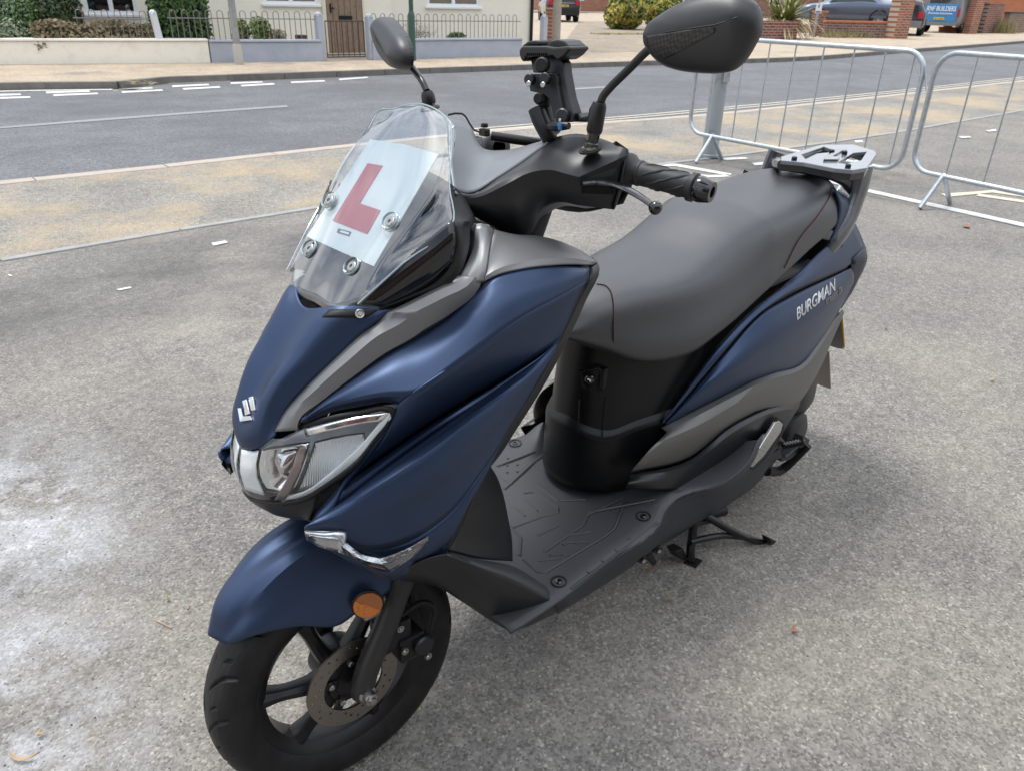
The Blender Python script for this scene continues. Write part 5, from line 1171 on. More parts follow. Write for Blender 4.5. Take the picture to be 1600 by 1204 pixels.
def gpost(p,h,m,label,w_=.13,lean=0):
    V,Fc=boxgeo((0,0,h/2),(w_,w_,h)); V=[np.array(v)+np.array([lean*v[2]*.97,-lean*.0,0]) for v in V]
    V.append(np.array([lean*h,0,h+.05])); top=[i for i in range(8) if V[i][2]>h*.9]
    o=link('gate_post',V,Fc,m,None,smooth=False,bevel=.012); o.location=tuple(p); 
    V2,F2=lathegeo([(.09*w_/.13,0),(.08*w_/.13,.03),(.03,.06),(.001,.065)],(lean*h,0,h-.002),(0,0,1),4); link('post_cap',V2,F2,m,o,smooth=False)
    return tag(o,label,'post')
gpost(WB+np.array([.0,.02,0]),.80,mat('white_post',(.62,.64,.68),.6),'leaning white post between the cream wall sections',.10,.10)
gpost(WD,.80,wallg,'blue-grey gate post on the left of the garden gate'); gpost(WE,.78,wallg,'blue-grey gate post on the right of the garden gate')
gpost(pw(848,86),.80,wallg,'lone blue-grey post at the right end of the railing')
# gate
d=(WE-WD); d[2]=0; Ln=np.linalg.norm(d); d/=Ln; Z=np.array([0,0,1.])
gt=empty('garden_gate',tuple(WD),'dark metal bar gate in front of the wooden house door','gate'); a0,a1=.12,Ln-.12; iron_g=mat('gate_black',(.03,.028,.028),.5)
for zz in (.06,.10,.70):
    V,Fc=tube_geo([d*a0+Z*zz,d*a1+Z*zz],.012,6,1,smoothpath=False); link('gate_rail',V,Fc,iron_g,gt)
for k in range(8):
    x=a0+(a1-a0)*k/7; V,Fc=tube_geo([d*x+Z*.05,d*x+Z*.70],.009,6,1,up=(1,0,0),smoothpath=False); link('gate_bar',V,Fc,iron_g,gt)
# ------------------------------------------------------------------ house
off=np.array([-.25,-2.1,0]); HP=np.array([WB[0],WB[1],zf])+off; HQ=np.array([WE[0],WE[1],zf])+off
hd=(HQ-HP); hd[2]=0; hd/=np.linalg.norm(hd); hn=np.array([-hd[1],hd[0],0]); hn*=np.sign(hn[1])      # hn points to the street
def hw(u,v): q=vp(u,v,HP,HQ); return float((q-HP)@hd),q[2]
def hbox(x0,x1,z0,z1,d0,d1):
    V=[]
    for x in (x0,x1):
        for y in (d0,d1):
            for z_ in (z0,z1): V.append(HP*[1,1,0]+hd*x+hn*y+Z*z_)
    return V,[(0,1,3,2),(4,6,7,5),(0,4,5,1),(2,3,7,6),(0,2,6,4),(1,5,7,3)]
house=empty('rendered_house',(0,0,0),'cream rendered house with white windows across the road behind the railings','house')
xs=hw(35,20)[0]; xe=hw(838,20)[0]; xstep=hw(612,20)[0]; HH=5.4
wa=hw(135,22); wb=hw(216,25); w2a=hw(413,6); w2b=hw(497,9); w3a=hw(672,10); w3b=hw(753,12)
def wallwithholes(x0,x1,holes,d):
    """wall pieces round the window holes"""
    g=[]; hs=sorted(holes); cur=x0
    for (a,b,c,e) in hs:
        g.append(hbox(cur,a,-.1,HH,d-.25,d)); g.append(hbox(a+.0,b,-.1,c,d-.25,d)); g.append(hbox(a,b,e,HH,d-.25,d)); cur=b
    g.append(hbox(cur,x1,-.1,HH,d-.25,d)); return join(g)
Hs=[(wa[0],wb[0],wa[1],wa[1]+1.05),(w2a[0],w2b[0],w2a[1],w2a[1]+1.0)]
V,Fc=wallwithholes(xs,xstep,Hs,0); link('wall',V,Fc,creamr,house,smooth=False)
V,Fc=wallwithholes(xstep+.003,xe,[(w3a[0],w3b[0],w3a[1],w3a[1]+1.0)],-.14); link('wall',V,Fc,mat('pale_render',(.80,.77,.67),.85,bump=(40,.003),var=(2,(.75,.72,.62),.35,.75)),house,smooth=False)
V,Fc=hbox(xe-.25,xe-.001,-.1,HH,-8,-.4); link('side_wall',V,Fc,creamr,house,smooth=False)
V,Fc=join([prismgeo([HP*[1,1,0]+hd*xs+hn*.35+Z*HH,HP*[1,1,0]+hd*xs-hn*4+Z*(HH+2.6),HP*[1,1,0]+hd*xs-hn*8.3+Z*HH],hd*(xe-xs))]); link('roof',V,Fc,mat('slate',(.12,.12,.13),.7),house,smooth=False)
upvc=mat('white_frame',(.78,.80,.83),.35); wg=glass('window_glass',(.35,.38,.4),1.4,.02,1.5,.12); room=mat('dark_room',(.02,.018,.02),.8); blind=mat('blind_slat',(.20,.16,.15),.6)
def window(x0,x1,z0,z1,d,nm,blinds=False):
    f=.055; g=[hbox(x0,x1,z0,z0+f,d-.09,d-.02),hbox(x0,x1,z1-f,z1,d-.09,d-.02),hbox(x0,x0+f,z0+f,z1-f,d-.09,d-.02),hbox(x1-f,x1,z0+f,z1-f,d-.09,d-.02)]
    for k in range(1,nm): x=x0+(x1-x0)*k/nm; g.append(hbox(x-.04,x+.04,z0+f,z1-f,d-.088,d-.018))
    V,Fc=join(g); w_=link('window_frame',V,Fc,upvc,house,smooth=False)
    V,Fc=hbox(x0-.06,x1+.06,z0-.05,z0-.002,d-.1,d+.06); link('sill',V,Fc,upvc,w_,smooth=False,bevel=.006)
    for k in range(nm):
        a=x0+(x1-x0)*k/nm+.05; b_=x0+(x1-x0)*(k+1)/nm-.05; V,Fc=hbox(a,b_,z0+f,z1-f,d-.062,d-.056); link('pane',V,Fc,wg,w_,smooth=False)
        if blinds:
            for j in range(9):
                zz=z0+.07+j*.045; V,Fc=hbox(a,b_,zz,zz+.012,d-.16,d-.14); link('blind_slat',V,Fc,blind,w_,smooth=False)
    V,Fc=hbox(x0,x1,z0,z1,d-.24,d-.22); link('dark_interior',V,Fc,room,w_,smooth=False)
window(*Hs[0][:2],*Hs[0][2:],0,2,True); window(*Hs[1][:2],*Hs[1][2:],0,2); window(w3a[0],w3b[0],w3a[1],w3a[1]+1.0,-.14,2)
# door, with its boards
da=hw(511,40); db=hw(566,40); oak=mat('weathered_oak',(.28,.20,.135),.65,bump=(30,.002),var=(14,(.19,.13,.09),.35,.7))
wv=oak.node_tree; 
dr=empty('wooden_door',tuple(HP*[1,1,0]+hd*da[0]),'wide weathered oak plank door with a black letter plate','door'); inv=HP*[1,1,0]+hd*da[0]
def hl_(g): V,Fc=g; return [v-inv for v in V],Fc
n=6; 
for k in range(n):
    a=da[0]+(db[0]-da[0])*k/n+.004; b_=da[0]+(db[0]-da[0])*(k+1)/n-.004; V,Fc=hl_(hbox(a,b_,.06,2.05,.01,.05)); link('plank',V,Fc,oak,dr,smooth=False,bevel=.004)
V,Fc=hl_(hbox(da[0],db[0],.06,2.05,-.02,.0)); link('door_backing',V,Fc,room,dr,smooth=False)
V,Fc=hl_(join([hbox(da[0]-.09,da[0]-.01,0,2.1,.0,.06),hbox(db[0]+.01,db[0]+.05,0,2.1,.0,.06)])); link('door_frame',V,Fc,mat('cream_frame',(.70,.66,.54),.6),dr,smooth=False)
l0=hw(528,27); l1=hw(549,28)
V,Fc=hl_(hbox(l0[0],l1[0],l0[1]-.045,l0[1]+.03,.052,.07)); link('letter_plate',V,Fc,M['dark'],dr,smooth=False,bevel=.006)
l2=hw(515,13); V,Fc=hl_(join([hbox(l2[0]-.02,l2[0]+.02,l2[1]-.09,l2[1]+.09,.052,.062),hbox(l2[0]-.01,l2[0]+.09,l2[1]-.012,l2[1]+.012,.07,.09),hbox(l2[0]-.01,l2[0]+.01,l2[1]-.012,l2[1]+.012,.06,.08)])); link('door_handle',V,Fc,M['dark'],dr,smooth=False,bevel=.002)
dp=hw(836,40)
dpo=tube('drainpipe',[HP*[1,1,0]+hd*(dp[0]-.05)+hn*(-.09)+Z*.1,HP*[1,1,0]+hd*(dp[0]-.05)+hn*(-.09)+Z*5],.04,M['dark'],house,seg=12,smoothpath=False)
# left neighbour: brown door and porch pillar
nb=empty('neighbour_porch',(0,0,0),'red-brown front door and white porch pillar at the far left edge','porch')
a=hw(-60,20); b_=hw(14,20); V,Fc=hbox(a[0],b_[0],-.1,3,-.2,-.1); link('front_door',V,Fc,mat('red_brown_door',(.13,.035,.025),.45),nb,smooth=False,bevel=.01)
a=hw(12,30); b_=hw(31,30); V,Fc=hbox(a[0]-.05,b_[0],-.1,.78,.3,.55); link('pillar',V,Fc,wallc,nb,smooth=False,bevel=.02)
V,Fc=hbox(a[0]-.12,b_[0]+.08,.785,.87,.25,.60); link('pillar_sill',V,Fc,upvc,nb,smooth=False,bevel=.01)
V,Fc=hbox(a[0]-.02,b_[0]+.04,.875,1.6,.3,.5); link('porch_glass',V,Fc,mat('porch_glazing',(.25,.29,.33),.15),nb,smooth=False)
V,Fc=hbox(b_[0]+.1,xs+.001,-.1,HH,-.4,-.15); link('wall',V,Fc,wallc,nb,smooth=False)
# ------------------------------------------------------------------ foliage
def leafmat(name,cols,rough=.55,sc=14):
    m=bpy.data.materials.new(name); m.use_nodes=True; t=m.node_tree; b=t.nodes['Principled BSDF']; tc=N(t,'ShaderNodeTexCoord')
    n=N(t,'ShaderNodeTexVoronoi'); n.inputs['Scale'].default_value=sc; t.links.new(tc.outputs['Object'],n.inputs['Vector']); s=N(t,'ShaderNodeSeparateColor'); t.links.new(n.outputs['Color'],s.inputs[0])
    r=N(t,'ShaderNodeValToRGB'); e=r.color_ramp.elements; e[0].color=(*cols[0],1); e[1].color=(*cols[-1],1)
    for i,c in enumerate(cols[1:-1]): x=e.new((i+1)/(len(cols)-1)); x.color=(*c,1)
    t.links.new(s.outputs[0],r.inputs[0]); t.links.new(r.outputs[0],b.inputs['Base Color']); b.inputs['Roughness'].default_value=rough
    b.inputs['Subsurface Weight'].default_value=0
    return m
def leaves(n,fn,size,asp=.5,droop=0):
    V=np.zeros((n*4,3)); 
    for i in range(n):
        p,nm=fn(); a=rng.normal(size=3); a=a-nm*(a@nm)*.6; a/=np.linalg.norm(a); b=np.cross(nm+rng.normal(size=3)*.5,a); b/=np.linalg.norm(b)
        s=size*rng.uniform(.6,1.3)
        V[i*4]=p-a*s; V[i*4+1]=p-b*s*asp; V[i*4+2]=p+a*s; V[i*4+3]=p+b*s*asp
    return [tuple(v) for v in V],[(4*i,4*i+1,4*i+2,4*i+3) for i in range(n)]
def shell(c,r,th=.25,pw_=1,bot=True,lump=None):
    c=np.array(c,float); r=np.array(r,float); lump=lump or [(rng.normal(size=3),rng.uniform(.06,.2)) for _ in range(9)]
    def f():
        v=rng.normal(size=3); v/=np.linalg.norm(v)
        if pw_!=1: v=np.sign(v)*np.abs(v)**pw_; v/=max(abs(v))**.5 if pw_<1 else 1
        k=1+sum(a*max(0,(v@(d/np.linalg.norm(d))))**4 for d,a in lump)*(1)-.12
        return c+v*r*k*(1-th*rng.uniform()**1.5),v/np.linalg.norm(v)
    return f
def boxshell(c,r,th=.15):
    c=np.array(c,float); r=np.array(r,float)
    def f():
        v=rng.uniform(-1,1,3); k=rng.choice(3,p=[.3,.45,.25]); s=rng.choice([-1,1]); v[k]=s*(1-th*rng.uniform()); nm=np.zeros(3); nm[k]=s
        q=v*r; q+=np.sin(q[[1,2,0]]*7)*.04; return c+q,nm
    return f
def bush(name,base,parts,m,label,cat,stem=True,group=None):
    o=empty(name,tuple(base),label,cat,group)
    V,Fc=join(parts); link('foliage',V,Fc,m,o,smooth=False,out=(0,0,1))
    g=[]
    for k in range(5): a=rng.uniform(0,6.28); g.append(tube_geo([(0,0,-.02),(math.cos(a)*.05,math.sin(a)*.05,.15),(math.cos(a)*.14,math.sin(a)*.14,.34)],[.02,.014,.006],6,2))
    V,Fc=join(g); link('stem',V,Fc,mat('twig',(.09,.065,.045),.9),o)
    return o
LG=leafmat('clipped_green',[(.018,.045,.012),(.035,.085,.018),(.06,.125,.028),(.10,.17,.04)])
LB=leafmat('brown_hedge_leaf',[(.16,.11,.07),(.30,.22,.14),(.13,.13,.05),(.38,.29,.20),(.09,.12,.035)])
LY=leafmat('yellow_green',[(.03,.07,.012),(.14,.19,.03),(.46,.40,.07),(.34,.31,.06),(.06,.10,.02),(.40,.30,.10)],sc=3.2)
LD=leafmat('dark_shrub',[(.02,.05,.02),(.04,.09,.025),(.10,.13,.05),(.06,.05,.035)])
LV_=leafmat('variegated',[(.12,.17,.11),(.32,.36,.24),(.20,.25,.15),(.07,.11,.06)])
LP=leafmat('purple_twig',[(.16,.10,.10),(.24,.19,.15),(.13,.08,.08)])
LBR=leafmat('lime_shrub',[(.10,.17,.03),(.18,.26,.05),(.06,.11,.02)])
def onrow(u,back,z=zf):   # point behind the garden wall
    q=vp(u,95,WB if u<400 else WD,WE if u>400 else WD); return np.array([q[0],q[1],0])-hn*back+Z*z
def corebox(c,r): return boxgeo(c,[x*1.7 for x in r])
def hedge(u0,u1,back,h,dep,m,label,n,size,cat='hedge',name='garden_hedge',z0=.30):
    a=onrow(u0,back); b_=onrow(u1,back); mid=(a+b_)/2; Lh=np.linalg.norm((b_-a)[:2])/2; ang=math.atan2((b_-a)[1],(b_-a)[0]); zc=(z0+h)/2
    o=empty(name,(mid[0],mid[1],zf),label,cat); o.rotation_euler=(0,0,ang)
    V,Fc=leaves(n,boxshell((0,0,zc-zf),(Lh,dep,(h-z0)/2),.3),size); link('foliage',V,Fc,m,o,smooth=False,out=(0,0,1))
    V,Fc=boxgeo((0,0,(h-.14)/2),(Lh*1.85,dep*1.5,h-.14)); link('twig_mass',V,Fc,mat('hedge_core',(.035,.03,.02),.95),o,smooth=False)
    return o
hedge(64,262,.34,.70,.25,LB,'dry brown and green hedge behind the long cream wall',5200,.034)
c=onrow(298,.62); 
V1=leaves(9000,boxshell((0,0,.95),(.50,.42,1.05),.22),.042)
o=bush('clipped_shrub',c,[V1],LG,'tall clipped dark green column shrub above the cream wall','shrub')
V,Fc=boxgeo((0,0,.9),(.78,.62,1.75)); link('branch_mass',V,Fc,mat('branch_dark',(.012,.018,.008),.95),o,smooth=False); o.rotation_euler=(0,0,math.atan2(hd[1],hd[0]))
c=onrow(96,1.5); bush('mixed_shrub',c,[leaves(5200,shell((0,0,.66),(.62,.45,.66),.5),.045)],LD,'loose dark green shrub rising behind the brown hedge','shrub')
c=onrow(45,1.0); bush('mixed_shrub',c,[leaves(3200,shell((0,0,.50),(.34,.4,.56),.5),.04)],LG,'small dark evergreen with yellow tips beside the porch pillar','shrub')
c=onrow(14,.45); bush('variegated_shrub',c,[leaves(2600,shell((0,0,.40),(.52,.28,.30),.5),.036)],LV_,'low pale variegated shrub at the left edge above the cream wall','shrub')
c=onrow(391,.5); bush('small_shrub',c,[leaves(600,shell((0,0,.48),(.17,.14,.27),.6),.042)],LBR,'bright green small shrub just right of the slim grey lamp post','shrub')
c=onrow(421,.45); bush('small_shrub',c,[leaves(800,shell((0,0,.50),(.22,.16,.25),.6),.042)],LBR,'lime green leafy shrub nearest the wooden door','shrub')
c=onrow(445,.42); bush('small_shrub',c,[leaves(700,shell((0,0,.40),(.20,.15,.14),.6),.026)],LB,'low brown rounded shrub against the blue-grey wall','shrub')
c=onrow(384,.35); bush('small_shrub',c,[leaves(500,shell((0,0,.38),(.16,.12,.14),.6),.026)],LB,'low brown tuft at the foot of the slim grey lamp post','shrub')
c=onrow(668,.55); bush('twiggy_shrub',c,[leaves(900,shell((0,0,.42),(.50,.16,.28),.8),.05,.07)],LP,'bare purplish twiggy shrub behind the right railing','shrub')
c=onrow(728,.5); bush('small_shrub',c,[leaves(700,shell((0,0,.37),(.26,.14,.13),.6),.03)],LG,'low green tuft behind the right railing beside the twiggy shrub','shrub')
c=onrow(487,.6); V,Fc=boxgeo((0,0,.36),(.18,.18,.14)); o=link('brick_planter',V,Fc,None,None,smooth=False,bevel=.01); o.location=tuple(c); tag(o,'small dark red brick block behind the railing, left of the gate','planter')
o.data.materials.append(mat('planter_red',(.10,.04,.035),.8))
# ------------------------------------------------------------------ right-hand background
def brick(name,c1,c2,mortar,sc_=1.25):
    m=bpy.data.materials.new(name); m.use_nodes=True; t=m.node_tree; b=t.nodes['Principled BSDF']; tc=N(t,'ShaderNodeTexCoord'); mp=N(t,'ShaderNodeMapping'); mp.inputs['Rotation'].default_value=(math.radians(90),0,0)
    br=N(t,'ShaderNodeTexBrick'); br.inputs['Scale'].default_value=1; br.inputs['Brick Width'].default_value=.225*sc_; br.inputs['Row Height'].default_value=.075*sc_; br.inputs['Mortar Size'].default_value=.011; br.inputs['Color1'].default_value=(*c1,1); br.inputs['Color2'].default_value=(*c2,1); br.inputs['Mortar'].default_value=(*mortar,1)
    t.links.new(tc.outputs['Object'],mp.inputs[0]); t.links.new(mp.outputs[0],br.inputs[0]); t.links.new(br.outputs['Color'],b.inputs['Base Color']); b.inputs['Roughness'].default_value=.85
    bp=N(t,'ShaderNodeBump'); bp.inputs['Distance'].default_value=-.006; t.links.new(br.outputs['Fac'],bp.inputs['Height']); t.links.new(bp.outputs[0],b.inputs['Normal']); return m
BK=brick('red_brick',(.27,.085,.055),(.13,.05,.045),(.36,.32,.27)); BKO=brick('orange_brick',(.40,.13,.065),(.20,.075,.05),(.42,.36,.30)); BKD=brick('dark_brick',(.12,.06,.055),(.22,.11,.085),(.33,.30,.26))
OC=mat('orange_coping',(.50,.16,.075),.8,var=(6,(.38,.14,.08),.4,.7))
def bwall(name,u0,v0,u1,v1,h,th,m,label,cop=None,cat='wall',z=zf,coph=.08):
    a=gp(u0,v0,z); b_=gp(u1,v1,z); d=b_-a; Ln=np.linalg.norm(d[:2]); ang=math.atan2(d[1],d[0]); o=empty(name,tuple((a+b_)/2),label,cat); o.rotation_euler=(0,0,ang)
    V,Fc=boxgeo((0,0,(h-coph)/2-.05),(Ln,th,h-coph+.1)); link('brickwork',V,Fc,m,o,smooth=False)
    V,Fc=boxgeo((0,0,h-coph/2+.001),(Ln+.06,th+.06,coph)); link('coping',V,Fc,cop or m,o,smooth=False,bevel=.01); return o
bwall('brick_planter_wall',1150,62,1240,62,.62,.25,BK,'weathered brick planter wall under the strap-leaved plant')
bwall('brick_wall',1285,58,1388,60,.62,.22,BKD,'low brick wall with orange coping in front of the parked blue car',OC)
bwall('brick_pier',1388,60.5,1410,60.5,1.9,.45,BKO,'tall orange brick gate pier between the blue car and the dark hatchback')
bwall('brick_pier',1268,56,1282,56,.95,.3,BK,'short brick pier behind the sign pole',OC)
bwall('brick_pier',1508,53,1520,53,1.7,.4,BKO,'narrow brick pier just right of the blue van')
bwall('brick_wall',1530,52,1554,52,1.45,.3,BK,'dark red brick wall between the two piers right of the van')
bwall('brick_wall',1566,52,1680,47,1.05,.3,BKD,'pale brown brick wall at the right edge with a dark capping',mat('dark_capping',(.03,.035,.035),.6))
bwall('brick_wall',1466,49.5,1497,50.5,.24,.2,OC,'very low orange edging wall beside the van wheels')
bwall('brick_pier',856,73,864,73,.95,.3,BKO,'short orange brick pier beside the concrete utility pole')
# timber gate pieces
tg=empty('timber_gate',tuple(gp(1500,52,zf)),'weathered grey timber gate leaf behind the van','gate')
for k in range(4): V,Fc=boxgeo((k*.18*-.2,k*.22,.8),(.05,.14,1.6)); link('board',V,Fc,mat('grey_timber',(.24,.23,.20),.85),tg,smooth=False)
# house far right
fr=empty('orange_house',tuple(gp(1600,44,zf)+np.array([-6,0,0])),'orange-red house with a dark window sill at the right edge','house')
V,Fc=boxgeo((-3,0,2.6),(6,22,5.3)); link('wall',V,Fc,mat('orange_render',(.42,.16,.08),.8,var=(2,(.33,.13,.075),.4,.7)),fr,smooth=False)
V,Fc=boxgeo((.06,1.2,1.30),(.2,3.4,.30)); link('window_sill',V,Fc,M['dark'],fr,smooth=False)
V,Fc=prismgeo([(-6.4,-11.5,5.3),(.4,-11.5,5.3),(-3,-11.5,7.4)],(0,23,0)); link('roof',V,Fc,mat('roof_tile',(.15,.08,.06),.8),fr,smooth=False)
# background houses closing the view (they show above the bush and reflect)
def backhouse(p,ang,sz,m,label):
    o=empty('brick_house',tuple(p),label,'house'); o.rotation_euler=(0,0,ang); w_,d_,h_=sz
    V,Fc=boxgeo((0,0,h_/2),(w_,d_,h_)); link('wall',V,Fc,m,o,smooth=False)
    V,Fc=prismgeo([(-w_/2-.3,-d_/2-.3,h_),(-w_/2-.3,d_/2+.3,h_),(-w_/2-.3,0,h_+2.3)],(w_+.6,0,0)); link('roof',V,Fc,mat('roof_tile_b',(.14,.09,.07),.8),o,smooth=False)
    for x in (-w_/4,w_/4):
        V,Fc=boxgeo((x,d_/2+.02,1.5),(1.3,.08,1.1)); f_=link('window_frame',V,Fc,upvc,o,smooth=False); V,Fc=boxgeo((x,d_/2+.07,1.5),(1.1,.03,.9)); link('pane',V,Fc,M['gloss'],f_,smooth=False)
    return o
dirR=hd
backhouse(gp(960,20,zf)*[1,1,1]+np.array([-2,-6,0]),math.atan2(hd[1],hd[0])+math.pi,(12,8,5.2),BKO,'red brick house behind the dark parked estate and yellow-green bush')
backhouse(gp(1330,32,zf)+np.array([-2,-9,0]),math.atan2(hd[1],hd[0])+math.pi,(14,8,5.2),BK,'dark red brick house behind the parked blue car')
# bush and palm-like plant
c=gp(975,46,zf); bush('yellow_bush',c,[leaves(5200,shell((0,0,.70),(1.0,.9,.85),.6),.10),leaves(2600,shell((.5,.6,.9),(.7,.6,.75),.6),.10)],LY,'large yellow-green bush on the verge left of the big mirror','bush')
c=gp(1030,45,zf); bush('yellow_bush',c,[leaves(6000,shell((0,0,.80),(1.0,1.0,.95),.6),.10)],LY,'yellow-green bush mostly hidden behind the big mirror','bush')
pc=gp(1222,60,zf); pl_=empty('strap_leaved_plant',tuple(pc),'spiky strap-leaved plant spilling over the brick planter wall','plant')
G1=mat('strap_green',(.12,.15,.04),.6,var=(3,(.24,.25,.08),.4,.6)); G2=mat('strap_straw',(.42,.33,.17),.7,var=(3,(.30,.22,.11),.4,.6))
pc_f=(CAM-pc)*[1,1,0]; pc_f/=np.linalg.norm(pc_f)
for i in range(190):
    a=rng.uniform(0,6.28); Ls=rng.uniform(.9,2.0); el=rng.uniform(.2,1.35) if i<100 else rng.uniform(-.2,.5); P=[];b0=np.array([rng.normal()*.22,rng.normal()*.15,.60])+pc_f*.15; sag=(.9 if i>=100 else .35)
    for t in np.linspace(0,1,5): P.append(b0+np.array([math.cos(a)*math.cos(el)*Ls*t,math.sin(a)*math.cos(el)*Ls*t,math.sin(el)*Ls*t-sag*t*t*Ls*.8]))
    V,Fc=tube_geo(P,[.022,.036,.030,.018,.004],4,2,flat=(1.3,.15)); link('strap_leaf',V,Fc,G2 if i>=100 else G1,pl_)
# sign pole
def sg(o):
    V,Fc=boxgeo((.05,.03,1.05),(.03,.24,.36)); s_=link('sign_panel',V,Fc,mat('sign_white',(.68,.70,.74),.5),o,smooth=False)
    V,Fc=boxgeo((.067,.03,.92),(.006,.20,.06)); link('sign_band',V,Fc,mat('sign_blue',(.10,.14,.40),.5),s_,smooth=False)
    V,Fc=boxgeo((.067,.03,1.12),(.006,.05,.12)); link('sign_figure',V,Fc,mat('sign_ink',(.10,.12,.3),.5),s_,smooth=False)
post('sign_pole',gp(1271,58,zf),2.6,.05,.05,galv,'grey pole with a small white and blue sign beside the strap-leaved plant','sign',None,sg)
# dry verge tufts
V=[gp(885,62,zf+.004),gp(925,82,zf+.004),gp(1075,80,zf+.004),gp(1120,60,zf+.004),gp(1000,33,zf+.004),gp(905,34,zf+.004)]; struct('driveway',V,[tuple(range(6))],asphalt('drive_earth',(.17,.14,.11),(.30,.25,.20),(.42,.36,.29),stain=[((.42,.35,.20),.8,.5,.62,.8,None,None),((.16,.14,.11),1.6,.5,.66,.6,None,None)],scale=40))
DG=leafmat('dry_grass',[(.30,.24,.12),(.38,.31,.16),(.16,.17,.07)])
def tufts(name,u0,u1,v,n,h,label):
    a=gp(u0,v,zf); b_=gp(u1,v,zf); V=[];Fc=[]
    for i in range(n):
        t=rng.uniform(); p=a+(b_-a)*t+np.array([rng.normal()*.12,rng.normal()*.25,0]); q=p+np.array([rng.normal()*.07,rng.normal()*.07,h*rng.uniform(.3,1)]); w_=np.array([rng.normal(),rng.normal(),0])*.012; k=len(V); V+=[p-w_,p+w_,q]; Fc.append((k,k+1,k+2))
    o=link(name,V,Fc,DG,None,smooth=False,out=(0,0,1)); o['kind']='stuff'; o['label']=label; o['category']='grass'
tufts('dry_grass',1290,1392,59,1500,.34,'dry grass along the foot of the low brick wall'); tufts('dry_grass',1556,1575,52.5,700,.9,'tall dry grass beside the dark red brick wall'); tufts('dry_grass',930,1040,54,900,.08,'sparse dry grass on the drive verge'); tufts('dry_grass',216,232,131,50,.02,'green weeds at the dropped kerb')

# ------------------------------------------------------------------ unseen building added behind the photographer to darken camera-facing sides; dark reflections suggest one
sb=empty('added_shade_building',(4.2,8.6,0),'dark brick shop building behind the photographer, mirrored in the gloss black panels','building'); sb.rotation_euler=(0,0,math.radians(-25))
V,Fc=boxgeo((0,2.0,2.9),(22,4,6.0)); link('wall',V,Fc,BKD,sb,smooth=False)
V,Fc=boxgeo((0,1.8,6.1),(22.6,5,.25)); link('roof',V,Fc,M['dark'],sb,smooth=False)
for k in range(5):
    x=-8.5+k*4.2; V,Fc=boxgeo((x,-.04,1.55),(3.2,.10,2.2)); f_=link('added_window',V,Fc,M['dark'],sb,smooth=False); V,Fc=boxgeo((x,-.10,1.55),(3.0,.03,2.0)); link('pane',V,Fc,M['gloss'],f_,smooth=False)
    V,Fc=boxgeo((x,-.06,3.15),(3.6,.14,.6)); link('fascia',V,Fc,mat('fascia_red' if k%2 else 'fascia_green',(.30,.03,.03) if k%2 else (.03,.12,.05),.5),sb,smooth=False)
# ------------------------------------------------------------------ vehicles
carglass=mat('car_glass',(.015,.025,.03),.06,0,.6,coat=.5); tailred=mat('tail_lamp_red',(.45,.01,.02),.2,coat=.5); alloy=mat('alloy_wheel',(.35,.35,.36),.3,.8)
def vehicle(name,pos,ang,paint,stn,label,cat,wheels,wr=.32,glassrows=None,parts=None):
    """stn: stations along +x (rear at x=0): (x, z_low, z_belt, z_roof, half_low, half_belt, half_roof)"""
    o=empty(name,tuple(pos),label,cat); o.rotation_euler=(0,0,ang)
    rows=[]
    for (x,zl_,zb,zr2,hl,hb_,hr_) in stn:
        zt=zl_*.45+zb*.55
        rows.append([(x,hl*.9,zl_),(x,hl,zl_+.08),(x,hb_+.02,zt),(x,hb_,zb),(x,hb_*.45+hr_*.55,zb*.45+zr2*.55),(x,hr_,zr2-.03),(x,hr_*.9,zr2),(x,0,zr2+.02)])
    rows=[[np.array(p) for p in r]+[np.array([p[0],-p[1],p[2]]) for p in reversed(r[:-1])] for r in rows]
    G=dense(rows,4,3); V,Fc=gridmesh(G); n=len(G[0]); k=len(G)
    Fc.append(tuple(range(n))); Fc.append(tuple((k-1)*n+i for i in range(n))[::-1])
    body=link('body',V,Fc,paint,o,sharp=45)
    for (x,s) in [(x,s) for x in wheels for s in (-1,1)]:
        hw_=[r[5] for r in stn][len(stn)//2]-.10
        V,Fc=lathegeo([(wr*.62,.10),(wr*.9,.11),(wr,.07),(wr,-.07),(wr*.9,-.11),(wr*.62,-.1)],(x,s*hw_,wr),(0,s,0),28,closed=True); t_=link('wheel',V,Fc,M['rubber'],o)
        V,Fc=lathegeo([(.001,.08),(wr*.2,.09),(wr*.25,.05),(wr*.60,.07),(wr*.64,.09),(wr*.64,.0),(.001,.0)],(x,s*hw_,wr),(0,s,0),20); link('hub',V,Fc,alloy,t_)
        V,Fc=lathegeo([(wr*1.02,.125),(wr*1.20,.128),(wr*1.20,.10),(wr*1.02,.10)],(x,s*hw_,wr+.01),(0,s,0),28,closed=True); link('wheel_arch',V,Fc,M['dark'],t_)
    if parts: parts(o)
    return o
def slabx(o,name,x,y0,y1,z0,z1,m,th=.02,par=None):
    V,Fc=boxgeo((x,(y0+y1)/2,(z0+z1)/2),(th,abs(y1-y0),z1-z0)); return link(name,V,Fc,m,par or o,smooth=False,bevel=.01)
def plate(o,x,z_,txt=None):
    p=slabx(o,'number_plate',x,-.26,.26,z_-.055,z_+.055,mat('plate_yellow',(.70,.48,.04),.4),.02)
    for k in range(7):
        if k==4: continue
        slabx(o,'plate_character',x-.012,-.21+k*.062,-.21+k*.062+.04,z_-.03,z_+.03,M['ink'],.006,p)
def wtext(o,s,x,y0,y1,z0,h,m,par,shear=0):
    V,Fc=textgeo(s,1,.01,shear); wd=max(v[0] for v in V); ht=max(v[1] for v in V)
    V=[np.array([x,y0+(y1-y0)*v[0]/wd,z0+h*v[1]/ht])-np.array([v[2],0,0]) for v in V]; link('lettering',V,Fc,m,par,smooth=False)
